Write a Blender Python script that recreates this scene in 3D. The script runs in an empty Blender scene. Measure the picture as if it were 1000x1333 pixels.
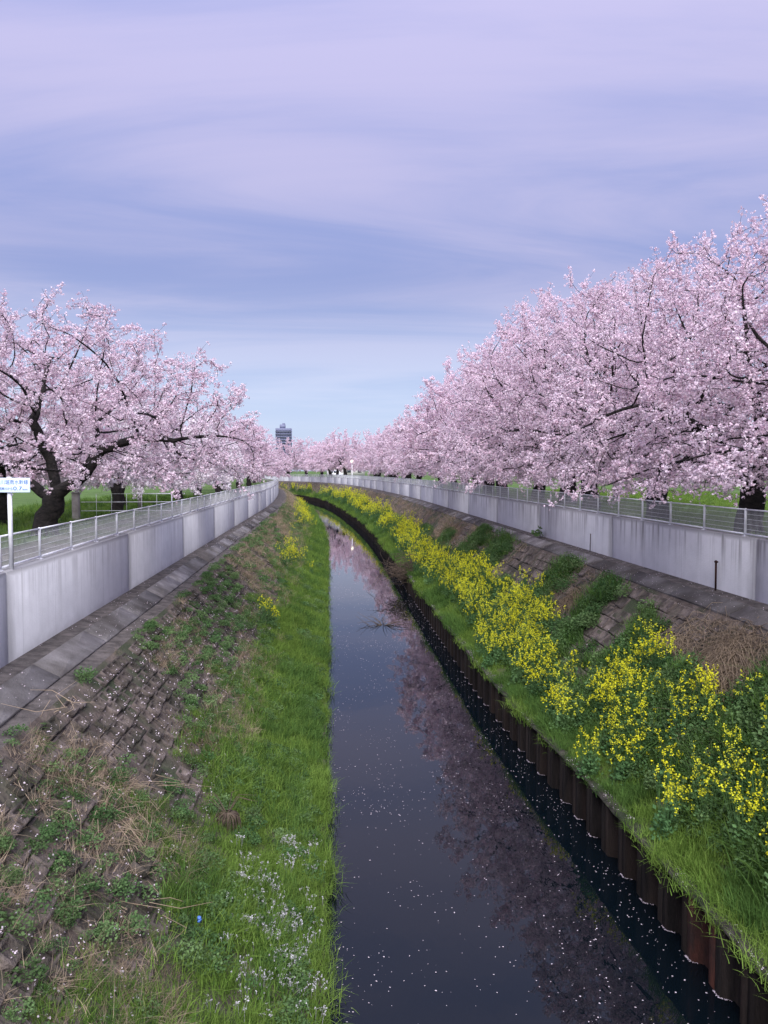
import bpy, math, random
import numpy as np
from mathutils import Vector, Matrix, Euler
from mathutils.geometry import tessellate_polygon

sc = bpy.context.scene
R = math.radians
rng = np.random.default_rng(7)
random.seed(7)

# ------------------------------------------------------------------ camera
CAMZ = 7.4                                  # metres above the water, standing on a road bridge
cam_d = bpy.data.cameras.new('camera')
cam_d.lens = 27.0; cam_d.sensor_width = 36.0; cam_d.clip_end = 6000; cam_d.clip_start = 0.1
cam = bpy.data.objects.new('camera', cam_d)
cam.location = (0, 0, CAMZ)
cam.rotation_euler = (R(90 - 3.06), 0, R(-4.29))
sc.collection.objects.link(cam); sc.camera = cam

# ------------------------------------------------------------------ exposure
sc.view_settings.view_transform = 'Standard'
sc.view_settings.look = 'None'
sc.view_settings.exposure = 1.9
sc.view_settings.gamma = 1.0

# ------------------------------------------------------------------ world: overcast sky
SUN_EL, SUN_AZ = 50.0, 182.0                # azimuth clockwise from +y: behind the camera
world = bpy.data.worlds.new('World'); sc.world = world; world.use_nodes = True
nt = world.node_tree; N = nt.nodes; L = nt.links
for n in list(N): N.remove(n)
def wn(t, **k):
    n = N.new(t)
    for a, b in k.items(): setattr(n, a, b)
    return n
out = wn('ShaderNodeOutputWorld'); bg = wn('ShaderNodeBackground'); bg.inputs[1].default_value = 0.12
sky = wn('ShaderNodeTexSky', sky_type='NISHITA', sun_disc=False)
sky.sun_elevation = R(SUN_EL); sky.sun_rotation = R(SUN_AZ); sky.air_density = 1.0; sky.dust_density = 1.5
tc = wn('ShaderNodeTexCoord'); sep = wn('ShaderNodeSeparateXYZ'); L.new(tc.outputs['Generated'], sep.inputs[0])
def wm(op, a, b=None, c=None):
    n = wn('ShaderNodeMath', operation=op)
    for i, v in enumerate((a, b, c)):
        if v is None: continue
        if isinstance(v, (int, float)): n.inputs[i].default_value = v
        else: L.new(v, n.inputs[i])
    return n.outputs[0]
zp = wm('MAXIMUM', sep.outputs[2], 0.0)
den = wm('ADD', zp, 0.10)
def cloud(scale, sx, off, detail, rough, dist):
    c = wn('ShaderNodeCombineXYZ')
    L.new(wm('MULTIPLY', wm('DIVIDE', sep.outputs[0], den), sx), c.inputs[0]); L.new(wm('ADD', wm('DIVIDE', sep.outputs[1], den), YO), c.inputs[1]); c.inputs[2].default_value = off
    t = wn('ShaderNodeTexNoise'); t.inputs['Scale'].default_value = scale; t.inputs['Detail'].default_value = detail; t.inputs['Roughness'].default_value = rough; t.inputs['Distortion'].default_value = dist
    L.new(c.outputs[0], t.inputs['Vector']); return t.outputs[0]
OFF1, OFF2, YO = 40.7, 21.3, 0.6
broad = cloud(0.70, 0.50, OFF1, 2, 0.4, 0.2); fine = cloud(1.35, 0.34, OFF2, 7, 0.56, 0.9)
cl = wm('ADD', wm('MULTIPLY', broad, 0.56), wm('MULTIPLY', fine, 0.44))
ramp = wn('ShaderNodeValToRGB')
cr = ramp.color_ramp; cr.interpolation = 'EASE'
cr.elements[0].position = 0.40; cr.elements[0].color = (0.215, 0.243, 0.465, 1)
cr.elements[1].position = 0.59; cr.elements[1].color = (0.375, 0.348, 0.525, 1)
L.new(cl, ramp.inputs[0])
# pale blue air under the cloud deck, lilac overhead
low = wn('ShaderNodeMapRange'); low.interpolation_type = 'SMOOTHSTEP'
low.inputs[1].default_value = 0.0; low.inputs[2].default_value = 0.25; low.inputs[3].default_value = 0.66; low.inputs[4].default_value = 0.0
L.new(sep.outputs[2], low.inputs[0])
mixl = wn('ShaderNodeMix', data_type='RGBA'); mixl.inputs[7].default_value = (0.66, 0.80, 1.06, 1)
L.new(low.outputs[0], mixl.inputs[0]); L.new(ramp.outputs[0], mixl.inputs[6])
# clouds brighten towards the zenith as an overcast sky does
gain = wm('MULTIPLY_ADD', zp, 1.25, 0.86)
scal = wn('ShaderNodeVectorMath', operation='SCALE'); L.new(mixl.outputs[2], scal.inputs[0]); L.new(wm('MULTIPLY', gain, 2.48), scal.inputs[3])
mix2 = wn('ShaderNodeMix', data_type='RGBA'); mix2.inputs[0].default_value = 0.93
L.new(sky.outputs[0], mix2.inputs[6]); L.new(scal.outputs[0], mix2.inputs[7])
L.new(mix2.outputs[2], bg.inputs[0]); L.new(bg.outputs[0], out.inputs[0])

# ------------------------------------------------------------------ sun (veiled by cloud)
sd = bpy.data.lights.new('sun', 'SUN'); sd.energy = 1.5; sd.angle = R(50); sd.color = (1.0, 0.97, 0.99)
so = bpy.data.objects.new('sun', sd); sc.collection.objects.link(so)
az = R(SUN_AZ); el = R(SUN_EL)
to_sun = Vector((math.sin(az) * math.cos(el), math.cos(az) * math.cos(el), math.sin(el)))
so.rotation_euler = to_sun.to_track_quat('Z', 'Y').to_euler(); so.location = (0, -20, 60)

# ================================================================== helpers
def tag(o, label=None, cat=None, group=None, kind=None):
    if label: o['label'] = label
    if cat: o['category'] = cat
    if group: o['group'] = group
    if kind: o['kind'] = kind
    return o
def mesh_np(name, V, F, mats=(), smooth=False, mat_idx=None):
    """F: (n,3) or (n,4) int array, or a list of such arrays."""
    Fs = F if isinstance(F, list) else [F]
    Fs = [np.asarray(f, dtype=np.int32) for f in Fs if len(f)]
    me = bpy.data.meshes.new(name)
    V = np.asarray(V, dtype=np.float32)
    me.vertices.add(len(V)); me.vertices.foreach_set('co', V.ravel())
    tot = np.concatenate([np.full(len(f), f.shape[1], np.int32) for f in Fs])
    idx = np.concatenate([f.ravel() for f in Fs])
    me.loops.add(len(idx)); me.loops.foreach_set('vertex_index', idx)
    me.polygons.add(len(tot))
    st = np.concatenate([[0], np.cumsum(tot)[:-1]]).astype(np.int32)
    me.polygons.foreach_set('loop_start', st); me.polygons.foreach_set('loop_total', tot)
    if mat_idx is not None: me.polygons.foreach_set('material_index', np.asarray(mat_idx, np.int32))
    if smooth: me.polygons.foreach_set('use_smooth', np.ones(len(tot), bool))
    for m in mats: me.materials.append(m)
    me.update(calc_edges=True)
    return me
def link(name, me, parent=None, loc=None, rot=None, mat4=None):
    o = bpy.data.objects.new(name, me); sc.collection.objects.link(o)
    if parent: o.parent = parent
    if mat4 is not None: o.matrix_local = mat4
    if loc is not None: o.location = loc
    if rot is not None: o.rotation_euler = rot
    return o
def empty(name, loc=(0, 0, 0), rotz=0):
    o = bpy.data.objects.new(name, None); sc.collection.objects.link(o)
    o.location = loc; o.rotation_euler = (0, 0, rotz); o.empty_display_size = 0.2
    return o
class MB:
    """collects geometry for one mesh"""
    def __init__(s): s.V = []; s.Q = []; s.T = []; s.n = 0
    def add(s, V, Q=None, T=None):
        V = np.asarray(V, float).reshape(-1, 3); s.V.append(V)
        if Q is not None and len(Q): s.Q.append(np.asarray(Q, int) + s.n)
        if T is not None and len(T): s.T.append(np.asarray(T, int) + s.n)
        s.n += len(V)
    def box(s, x0, x1, y0, y1, z0, z1, M=None):
        V = np.array([(x, y, z) for z in (z0, z1) for y in (y0, y1) for x in (x0, x1)], float)
        if M is not None: V = V @ np.array(M.to_3x3()).T + np.array(M.translation)
        s.add(V, [(0, 2, 3, 1), (4, 5, 7, 6), (0, 1, 5, 4), (2, 6, 7, 3), (0, 4, 6, 2), (1, 3, 7, 5)])
    def bbox(s, x0, x1, y0, y1, z0, z1, b):
        """box with bevelled top edge and vertical edges (chamfer b)"""
        ring = lambda i, z: [(x0 + i + b, y0 + i, z), (x1 - i - b, y0 + i, z), (x1 - i, y0 + i + b, z), (x1 - i, y1 - i - b, z),
                             (x1 - i - b, y1 - i, z), (x0 + i + b, y1 - i, z), (x0 + i, y1 - i - b, z), (x0 + i, y0 + i + b, z)]
        V = ring(0, z0) + ring(0, z1 - b) + ring(b, z1)
        Q = [(k * 8 + i, k * 8 + (i + 1) % 8, (k + 1) * 8 + (i + 1) % 8, (k + 1) * 8 + i) for k in range(2) for i in range(8)]
        V.append(((x0 + x1) / 2, (y0 + y1) / 2, z1)); c = 24
        s.add(V, Q, [(16 + i, 16 + (i + 1) % 8, c) for i in range(8)])
    def tube(s, P, rad, sides=6, cap=True):
        P = np.asarray(P, float); n = len(P); rad = np.broadcast_to(np.asarray(rad, float), (n,))
        T = np.gradient(P, axis=0); T /= np.linalg.norm(T, axis=1, keepdims=True) + 1e-9
        ref = np.array([0, 0, 1.0]) if abs(T[0][2]) < 0.9 else np.array([1.0, 0, 0])
        u = np.cross(T, ref); u /= np.linalg.norm(u, axis=1, keepdims=True) + 1e-9
        v = np.cross(T, u)
        a = np.arange(sides) * 2 * np.pi / sides
        V = P[:, None, :] + rad[:, None, None] * (np.cos(a)[None, :, None] * u[:, None, :] + np.sin(a)[None, :, None] * v[:, None, :])
        V = V.reshape(-1, 3)
        i, j = np.meshgrid(np.arange(n - 1), np.arange(sides), indexing='ij'); j2 = (j + 1) % sides
        Q = np.stack([i * sides + j, (i + 1) * sides + j, (i + 1) * sides + j2, i * sides + j2], -1).reshape(-1, 4)
        if cap:
            V = np.vstack([V, P[0], P[-1]]); c0 = n * sides
            T3 = [(j_, (j_ + 1) % sides, c0) for j_ in range(sides)] + [((n - 1) * sides + (j_ + 1) % sides, (n - 1) * sides + j_, c0 + 1) for j_ in range(sides)]
            s.add(V, Q, T3)
        else: s.add(V, Q)
    def mesh(s, name, mats, smooth=False):
        F = []
        if s.Q: F.append(np.vstack(s.Q))
        if s.T: F.append(np.vstack(s.T))
        return mesh_np(name, np.vstack(s.V), F, mats if isinstance(mats, (list, tuple)) else [mats], smooth)

# ------------------------------------------------------------------ materials
def new_mat(name):
    m = bpy.data.materials.new(name); m.use_nodes = True
    return m, m.node_tree.nodes, m.node_tree.links, m.node_tree.nodes['Principled BSDF']
def mat_noise(name, c1, c2, scale=4.0, rough=0.85, bump=0.0, bscale=None, detail=6, c3=None, s3=0.6, stretch=None, rnd=0.0, spec=0.3, lo=0.35, hi=0.65):
    m, n, l, p = new_mat(name)
    g = n.new('ShaderNodeNewGeometry'); vec = g.outputs['Position']
    if stretch:
        vm = n.new('ShaderNodeVectorMath'); vm.operation = 'MULTIPLY'; vm.inputs[1].default_value = stretch; l.new(vec, vm.inputs[0]); vec = vm.outputs[0]
    t = n.new('ShaderNodeTexNoise'); t.inputs['Scale'].default_value = scale; t.inputs['Detail'].default_value = detail; t.inputs['Roughness'].default_value = 0.62
    l.new(vec, t.inputs['Vector'])
    r = n.new('ShaderNodeValToRGB'); r.color_ramp.elements[0].position = lo; r.color_ramp.elements[1].position = hi
    r.color_ramp.elements[0].color = (*c1, 1); r.color_ramp.elements[1].color = (*c2, 1); l.new(t.outputs[0], r.inputs[0])
    col = r.outputs[0]
    if c3:
        t3 = n.new('ShaderNodeTexNoise'); t3.inputs['Scale'].default_value = s3; t3.inputs['Detail'].default_value = 5; l.new(vec, t3.inputs['Vector'])
        mr = n.new('ShaderNodeMapRange'); mr.inputs[1].default_value = 0.45; mr.inputs[2].default_value = 0.62; l.new(t3.outputs[0], mr.inputs[0])
        mx = n.new('ShaderNodeMix'); mx.data_type = 'RGBA'; mx.inputs[7].default_value = (*c3, 1); l.new(mr.outputs[0], mx.inputs[0]); l.new(col, mx.inputs[6]); col = mx.outputs[2]
    if rnd:
        oi = n.new('ShaderNodeObjectInfo'); mr = n.new('ShaderNodeMapRange'); mr.inputs[3].default_value = 1 - rnd; mr.inputs[4].default_value = 1 + rnd; l.new(oi.outputs['Random'], mr.inputs[0])
        hs = n.new('ShaderNodeHueSaturation'); l.new(mr.outputs[0], hs.inputs['Value']); l.new(col, hs.inputs['Color']); col = hs.outputs[0]
    l.new(col, p.inputs['Base Color']); p.inputs['Roughness'].default_value = rough; p.inputs['Specular IOR Level'].default_value = spec
    if bump:
        tb = n.new('ShaderNodeTexNoise'); tb.inputs['Scale'].default_value = bscale or scale * 4; tb.inputs['Detail'].default_value = 6; l.new(vec, tb.inputs['Vector'])
        b = n.new('ShaderNodeBump'); b.inputs['Strength'].default_value = bump; b.inputs['Distance'].default_value = 0.05; l.new(tb.outputs[0], b.inputs['Height']); l.new(b.outputs[0], p.inputs['Normal'])
    return m
def mat_leaf(name, c1, c2, rnd=0.25, trans=0.3, rough=0.7, attr=None):
    """thin plant matter: diffuse + translucent, colour varies with each instance (and with an attribute)"""
    m, n, l, p = new_mat(name)
    n.remove(p); o = n['Material Output']
    oi = n.new('ShaderNodeObjectInfo')
    mx = n.new('ShaderNodeMix'); mx.data_type = 'RGBA'; mx.inputs[6].default_value = (*c1, 1); mx.inputs[7].default_value = (*c2, 1)
    if attr:
        a = n.new('ShaderNodeAttribute'); a.attribute_name = attr; l.new(a.outputs['Fac'], mx.inputs[0])
    else: l.new(oi.outputs['Random'], mx.inputs[0])
    hs = n.new('ShaderNodeHueSaturation'); mr = n.new('ShaderNodeMapRange'); mr.inputs[3].default_value = 1 - rnd; mr.inputs[4].default_value = 1 + rnd
    wn_ = n.new('ShaderNodeTexWhiteNoise'); wn_.noise_dimensions = '1D'; l.new(oi.outputs['Random'], wn_.inputs['W']); l.new(wn_.outputs[0], mr.inputs[0])
    l.new(mr.outputs[0], hs.inputs['Value']); l.new(mx.outputs[2], hs.inputs['Color'])
    d = n.new('ShaderNodeBsdfDiffuse'); t = n.new('ShaderNodeBsdfTranslucent'); ms = n.new('ShaderNodeMixShader'); ms.inputs[0].default_value = trans
    l.new(hs.outputs[0], d.inputs[0]); l.new(hs.outputs[0], t.inputs[0]); l.new(d.outputs[0], ms.inputs[1]); l.new(t.outputs[0], ms.inputs[2]); l.new(ms.outputs[0], o.inputs[0])
    return m
def mat_flat(name, c, rough=0.5, metal=0.0, spec=0.4, noise=0.12):
    return mat_noise(name, tuple(v * (1 - noise) for v in c), tuple(min(1, v * (1 + noise)) for v in c), 6.0, rough, spec=spec)

def mat_wall(name, ztop, joint0, jstep, amount, joint_amount):
    """board-marked concrete with rain streaks from the top and stains at the joints"""
    m, n, l, p = new_mat(name)
    g = n.new('ShaderNodeNewGeometry'); sp = n.new('ShaderNodeSeparateXYZ'); l.new(g.outputs['Position'], sp.inputs[0])
    def mt(op, a, b=None, c=None):
        q = n.new('ShaderNodeMath'); q.operation = op
        for i, v in enumerate((a, b, c)):
            if v is None: continue
            if isinstance(v, (int, float)): q.inputs[i].default_value = v
            else: l.new(v, q.inputs[i])
        return q.outputs[0]
    def noise(vec, s, d=5, r=0.6):
        t = n.new('ShaderNodeTexNoise'); t.inputs['Scale'].default_value = s; t.inputs['Detail'].default_value = d; t.inputs['Roughness'].default_value = r; l.new(vec, t.inputs['Vector']); return t.outputs[0]
    def rng_(v, a, b, c=0.0, d=1.0, ease=True):
        q = n.new('ShaderNodeMapRange'); q.interpolation_type = 'SMOOTHSTEP' if ease else 'LINEAR'
        for i, k in zip((1, 2, 3, 4), (a, b, c, d)): q.inputs[i].default_value = k
        l.new(v, q.inputs[0]); return q.outputs[0]
    def vmul(k):
        q = n.new('ShaderNodeVectorMath'); q.operation = 'MULTIPLY'; q.inputs[1].default_value = k; l.new(g.outputs['Position'], q.inputs[0]); return q.outputs[0]
    base = noise(vmul((0.9, 0.9, 1.1)), 1.6, 8, 0.68)
    r = n.new('ShaderNodeValToRGB'); r.color_ramp.elements[0].position = 0.3; r.color_ramp.elements[1].position = 0.72
    r.color_ramp.elements[0].color = (0.535, 0.53, 0.535, 1); r.color_ramp.elements[1].color = (0.64, 0.632, 0.637, 1); l.new(base, r.inputs[0])
    streak = rng_(noise(vmul((5.5, 5.5, 0.14)), 1.0, 5, 0.6), 0.44, 0.66)
    hn = rng_(mt('MULTIPLY_ADD', noise(vmul((3.0, 3.0, 0.05)), 1.0, 4), 1.7, sp.outputs[2]), ztop - 0.35, ztop + 0.85)
    fstreak = mt('MULTIPLY', streak, mt('MULTIPLY_ADD', hn, amount, 0.06))
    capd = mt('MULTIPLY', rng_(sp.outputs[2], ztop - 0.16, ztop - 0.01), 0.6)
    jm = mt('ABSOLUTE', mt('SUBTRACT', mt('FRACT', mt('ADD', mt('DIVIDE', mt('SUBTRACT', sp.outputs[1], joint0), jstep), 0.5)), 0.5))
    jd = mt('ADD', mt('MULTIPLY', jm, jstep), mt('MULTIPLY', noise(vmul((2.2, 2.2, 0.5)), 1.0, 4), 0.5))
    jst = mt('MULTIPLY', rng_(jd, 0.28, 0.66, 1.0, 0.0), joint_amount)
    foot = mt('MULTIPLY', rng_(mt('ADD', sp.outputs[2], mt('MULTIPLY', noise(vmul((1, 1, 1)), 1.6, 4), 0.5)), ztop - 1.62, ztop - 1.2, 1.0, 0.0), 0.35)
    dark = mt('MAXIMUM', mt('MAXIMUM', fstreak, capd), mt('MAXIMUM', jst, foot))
    mx = n.new('ShaderNodeMix'); mx.data_type = 'RGBA'; mx.inputs[7].default_value = (0.13, 0.12, 0.115, 1); l.new(dark, mx.inputs[0]); l.new(r.outputs[0], mx.inputs[6])
    # formwork boards 0.9 m wide: alternate tone and a fine line
    fb = mt('DIVIDE', sp.outputs[1], 1.8)
    wn_ = n.new('ShaderNodeTexWhiteNoise'); wn_.noise_dimensions = '1D'; l.new(mt('FLOOR', fb), wn_.inputs['W'])
    tone = rng_(wn_.outputs[0], 0, 1, 0.93, 1.05, False)
    line = rng_(mt('ABSOLUTE', mt('SUBTRACT', mt('FRACT', fb), 0.5)), 0.0, 0.009, 0.74, 1.0)
    oi = n.new('ShaderNodeObjectInfo')
    tot = mt('MULTIPLY', mt('MULTIPLY', tone, line), rng_(oi.outputs['Random'], 0, 1, 0.96, 1.03, False))
    hs = n.new('ShaderNodeHueSaturation'); l.new(tot, hs.inputs['Value']); l.new(mx.outputs[2], hs.inputs['Color']); l.new(hs.outputs[0], p.inputs['Base Color'])
    p.inputs['Roughness'].default_value = 0.9; p.inputs['Specular IOR Level'].default_value = 0.2
    b = n.new('ShaderNodeBump'); b.inputs['Strength'].default_value = 0.35; b.inputs['Distance'].default_value = 0.02
    l.new(mt('ADD', noise(vmul((1, 1, 1)), 22.0, 6), mt('MULTIPLY', line, 0.6)), b.inputs['Height']); l.new(b.outputs[0], p.inputs['Normal'])
    return m

M = {}
M['soil'] = mat_noise('bank_soil', (0.065, 0.050, 0.041), (0.15, 0.12, 0.098), 2.2, 0.95, 0.8, 14, c3=(0.045, 0.055, 0.028), s3=0.8)
M['coping'] = mat_noise('coping_concrete', (0.085, 0.077, 0.072), (0.22, 0.205, 0.20), 1.1, 0.92, 0.5, 25, rnd=0.35, c3=(0.06, 0.052, 0.046), s3=0.5)
M['ledge'] = mat_noise('ledge_gravel', (0.055, 0.048, 0.043), (0.15, 0.13, 0.118), 3.5, 0.95, 0.8, 40)
M['block'] = mat_noise('revetment_block', (0.070, 0.055, 0.047), (0.175, 0.143, 0.124), 3.2, 0.93, 0.8, 30, c3=(0.042, 0.038, 0.028), s3=1.3, rnd=0.22)
M['white'] = mat_flat('white_paint', (0.78, 0.78, 0.80), 0.45)
M['wire'] = mat_flat('fence_wire', (0.74, 0.74, 0.76), 0.5)
M['steel'] = mat_noise('sheet_pile_steel', (0.006, 0.005, 0.0048), (0.022, 0.017, 0.0145), 3.0, 0.85, 0.7, 30, c3=(0.020, 0.014, 0.011), s3=0.9, stretch=(2.5, 2.5, 0.3), rnd=0.35, spec=0.15)
M['rust'] = mat_noise('rusty_steel', (0.016, 0.007, 0.005), (0.05, 0.015, 0.009), 5.0, 0.85, 0.6, 30, stretch=(1, 1, 0.3))
M['bark'] = mat_noise('cherry_bark', (0.008, 0.007, 0.007), (0.034, 0.028, 0.026), 5.0, 0.95, 0.9, 18, stretch=(1, 1, 2.2))
M['blossom'] = mat_leaf('cherry_blossom', (0.86, 0.74, 0.80), (0.68, 0.46, 0.555), 0.05, 0.28, attr='tint')
M['blossom_white'] = mat_leaf('white_cherry_blossom', (0.83, 0.77, 0.80), (0.62, 0.55, 0.57), 0.05, 0.28, attr='tint')
M['grass'] = mat_leaf('fresh_grass', (0.105, 0.190, 0.034), (0.200, 0.300, 0.064), 0.30, 0.35)
M['grass_dark'] = mat_leaf('dark_grass', (0.070, 0.145, 0.036), (0.120, 0.205, 0.050), 0.3, 0.35)
M['herb'] = mat_leaf('mugwort_leaf', (0.066, 0.135, 0.048), (0.140, 0.215, 0.085), 0.3, 0.3)
M['straw'] = mat_leaf('dry_straw', (0.22, 0.165, 0.115), (0.42, 0.33, 0.235), 0.3, 0.25)
M['rape_leaf'] = mat_leaf('rapeseed_leaf', (0.075, 0.155, 0.060), (0.130, 0.225, 0.085), 0.25, 0.3)
M['rape_flower'] = mat_leaf('rapeseed_flower', (0.78, 0.74, 0.03), (0.70, 0.72, 0.06), 0.12, 0.35)
M['petal'] = mat_leaf('fallen_petal', (0.72, 0.64, 0.68), (0.55, 0.46, 0.49), 0.15, 0.2)
M['wildflower'] = mat_leaf('white_wildflower', (0.66, 0.64, 0.66), (0.50, 0.48, 0.50), 0.15, 0.3)
M['ground'] = mat_noise('turf', (0.050, 0.088, 0.020), (0.095, 0.165, 0.032), 0.9, 0.95, 0.6, 12, c3=(0.085, 0.150, 0.030), s3=0.12)
M['path'] = mat_noise('towpath', (0.11, 0.105, 0.085), (0.19, 0.18, 0.15), 1.5, 0.95, 0.5, 30, c3=(0.07, 0.095, 0.035), s3=0.5)
M['twig'] = mat_noise('dead_twig', (0.045, 0.032, 0.024), (0.14, 0.105, 0.075), 6.0, 0.95, 0.3)
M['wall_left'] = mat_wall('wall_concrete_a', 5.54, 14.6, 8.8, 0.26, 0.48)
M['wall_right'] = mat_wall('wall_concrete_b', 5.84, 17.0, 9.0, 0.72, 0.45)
M['concrete'] = mat_noise('post_concrete', (0.24, 0.22, 0.20), (0.36, 0.34, 0.31), 4.0, 0.92, 0.4, 30)

def mat_water():
    m, n, l, p = new_mat('canal_water')
    p.inputs['Base Color'].default_value = (0.002, 0.0042, 0.0062, 1); p.inputs['Roughness'].default_value = 0.012; p.inputs['IOR'].default_value = 1.42
    p.inputs['Specular IOR Level'].default_value = 0.5
    g = n.new('ShaderNodeNewGeometry'); vm = n.new('ShaderNodeVectorMath'); vm.operation = 'MULTIPLY'; vm.inputs[1].default_value = (1.0, 0.45, 1.0); l.new(g.outputs['Position'], vm.inputs[0])
    t = n.new('ShaderNodeTexNoise'); t.inputs['Scale'].default_value = 2.6; t.inputs['Detail'].default_value = 3; l.new(vm.outputs[0], t.inputs['Vector'])
    b = n.new('ShaderNodeBump'); b.inputs['Strength'].default_value = 0.05; b.inputs['Distance'].default_value = 0.05; l.new(t.outputs[0], b.inputs['Height']); l.new(b.outputs[0], p.inputs['Normal'])
    return m
M['water'] = mat_water()

# ================================================================== canal alignment: straight, then bending to the left
DS = 0.5
S0, S1 = -14.0, 305.0
def kappa(s):
    if s < 70: return 0.0
    if s < 95: return 0.0014
    if s < 150: return 0.0007
    if s < 190: return 0.0026
    if s < 215: return 0.0060
    return 0.0120
_s = np.arange(S0, S1 + DS, DS); _x = np.zeros(len(_s)); _y = np.zeros(len(_s)); _h = np.zeros(len(_s)); _y[0] = S0
for i in range(1, len(_s)):
    _h[i] = _h[i - 1] + kappa(_s[i - 1]) * DS
    _x[i] = _x[i - 1] - math.sin(_h[i]) * DS; _y[i] = _y[i - 1] + math.cos(_h[i]) * DS
def frame(s):
    x = np.interp(s, _s, _x); y = np.interp(s, _s, _y); h = np.interp(s, _s, _h); return x, y, h
def P(s, o, z=0.0):
    x, y, h = frame(s); s_, o, z = np.broadcast_arrays(np.asarray(s, float), np.asarray(o, float), np.asarray(z, float))
    o = o + (np.clip(19 - s_, 0, 14) * .033 - np.clip((s_ - 16) / 9, 0, 1) * .25) * np.clip((7.6 - o) / 1.9, 0, 1) * (o > 4.4)   # the channel widens towards the bridge
    return np.stack([x + o * np.cos(h), y + o * np.sin(h), z], -1)
# bank cross-sections (offset from the alignment, height above the water)
LP_ = np.array([(-5.9, 3.83), (-5.45, 3.80), (-4.95, 3.54), (-4.6, 3.48), (-1.95, 1.28), (-1.0, 0.66), (-0.06, 0.20), (0.04, -0.6)])
RP_ = np.array([(5.34, 0.96), (5.9, 1.12), (9.0, 4.12), (9.5, 4.34), (9.9, 4.40)])
WL, WR = -5.9, 9.9
TOPL, TOPR = 5.54, 5.84
def zL(o): return np.interp(o, LP_[:, 0], LP_[:, 1])
def zR(o): return np.interp(o, RP_[:, 0], RP_[:, 1])
GZ = 5.46

def sweep(name, prof, mat, s0=S0, s1=S1, ds=1.0, jit=0.0, sub=0.25):
    pts = [prof[0]]
    for a, b in zip(prof[:-1], prof[1:]):
        k = max(1, int(np.hypot(*(np.array(b) - a)) / sub))
        for i in range(1, k + 1): pts.append(tuple(np.array(a) + (np.array(b) - a) * i / k))
    pts = np.array(pts); ss = np.arange(s0, s1 + 1e-6, ds); n, m = len(ss), len(pts)
    V = P(np.repeat(ss, m), np.tile(pts[:, 0], n), np.tile(pts[:, 1], n))
    if jit: V[:, 2] += rng.normal(0, jit, len(V)) * np.tile((np.arange(m) > 0) & (np.arange(m) < m - 1), n)
    i, j = np.meshgrid(np.arange(n - 1), np.arange(m - 1), indexing='ij')
    Q = np.stack([i * m + j, i * m + j + 1, (i + 1) * m + j + 1, (i + 1) * m + j], -1).reshape(-1, 4)
    return link(name, mesh_np(name, V, Q, [mat], True))
bank_l = tag(sweep('bank_left', [tuple(p) for p in LP_[3:]], M['soil'], jit=0.02), kind='structure')
bank_r = tag(sweep('bank_right', [tuple(p) for p in RP_[:3]], M['soil'], jit=0.02), kind='structure')
ledge_l = tag(sweep('ledge_left', [tuple(p) for p in LP_[:4]], M['ledge'], jit=0.012), kind='structure')
ledge_r = tag(sweep('ledge_right', [tuple(p) for p in RP_[2:]], M['ledge'], jit=0.012), kind='structure')
water = tag(sweep('water', [(-0.3, 0.0), (5.5, 0.0)], M['water'], sub=8), kind='structure')

# land: one sheet to the horizon with the canal cut out of it
hole_s = np.arange(S0, S1 + 1, 3.0)
hl = P(hole_s, WL - 0.28, GZ); hr = P(hole_s, WR + 0.28, GZ)
hole = [Vector(v) for v in np.vstack([hl, hr[::-1]])]
B = 2600
outer = [Vector(v) for v in ((-B, -300, GZ), (B, -300, GZ), (B, 2 * B, GZ), (-B, 2 * B, GZ))]
tris = tessellate_polygon([outer, hole])
allv = np.array([tuple(v) for v in outer + hole])
tag(link('ground', mesh_np('ground', allv, np.array(tris), [M['ground']])), kind='structure')
# towpath strip on the west side
tp = np.arange(0, 200, 2.0)
V = np.concatenate([P(tp, WL - 0.6, GZ + 0.006), P(tp, -8.0 + 0 * tp, GZ + 0.006)]); n = len(tp); i = np.arange(n - 1)
tag(link('path', mesh_np('path', V, np.stack([i, i + 1, n + i + 1, n + i], -1), [M['path']])), kind='structure')

# ================================================================== retaining walls, panel by panel
def along(o, s0, step, n):
    """points at equal chord spacing along the offset curve"""
    ss = np.arange(S0, S1, 0.05); p = P(ss, o); d = np.concatenate([[0], np.cumsum(np.linalg.norm(np.diff(p, axis=0), axis=1))])
    d0 = np.interp(s0, ss, d); return np.interp(d0 + np.arange(n) * step, d, ss)
def wall(name, o, side, zbase, ztop, mat, s0, step, n, label):
    root = empty(name, tuple(P(s0, o, zbase)))
    tag(root, label, 'wall', 'canal retaining walls')
    base = np.array(root.location)
    mb = MB(); mb.bbox(0, step - 0.018, -0.28 if side > 0 else 0.0, 0.0 if side > 0 else 0.28, -0.4, ztop - zbase, 0.02)
    me = mb.mesh('wall_panel', mat)
    ss = along(o, s0, step, n + 1)
    pts = P(ss, o, zbase)
    for a, b in zip(pts[:-1], pts[1:]):
        ang = math.atan2(b[1] - a[1], b[0] - a[0])
        # local +y must point away from the canal for the east wall, towards it for the west wall
        link('panel', me, root, loc=tuple(a - base), rot=(0, 0, ang))
    return root
# west wall: face looks east (+x). travelling +y, right-hand side is -local y ... face on local y = 0 -> body on +y
def wall_at(name, o, body, *a): return wall(name, o, body, *a)
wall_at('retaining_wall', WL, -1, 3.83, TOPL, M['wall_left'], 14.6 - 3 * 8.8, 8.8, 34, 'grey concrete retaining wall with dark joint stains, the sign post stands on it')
wall_at('retaining_wall', WR, 1, 4.40, TOPR, M['wall_right'], 17.0 - 3 * 9.0, 9.0, 36, 'grey concrete retaining wall streaked from its top, under the overhanging cherry row')

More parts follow.
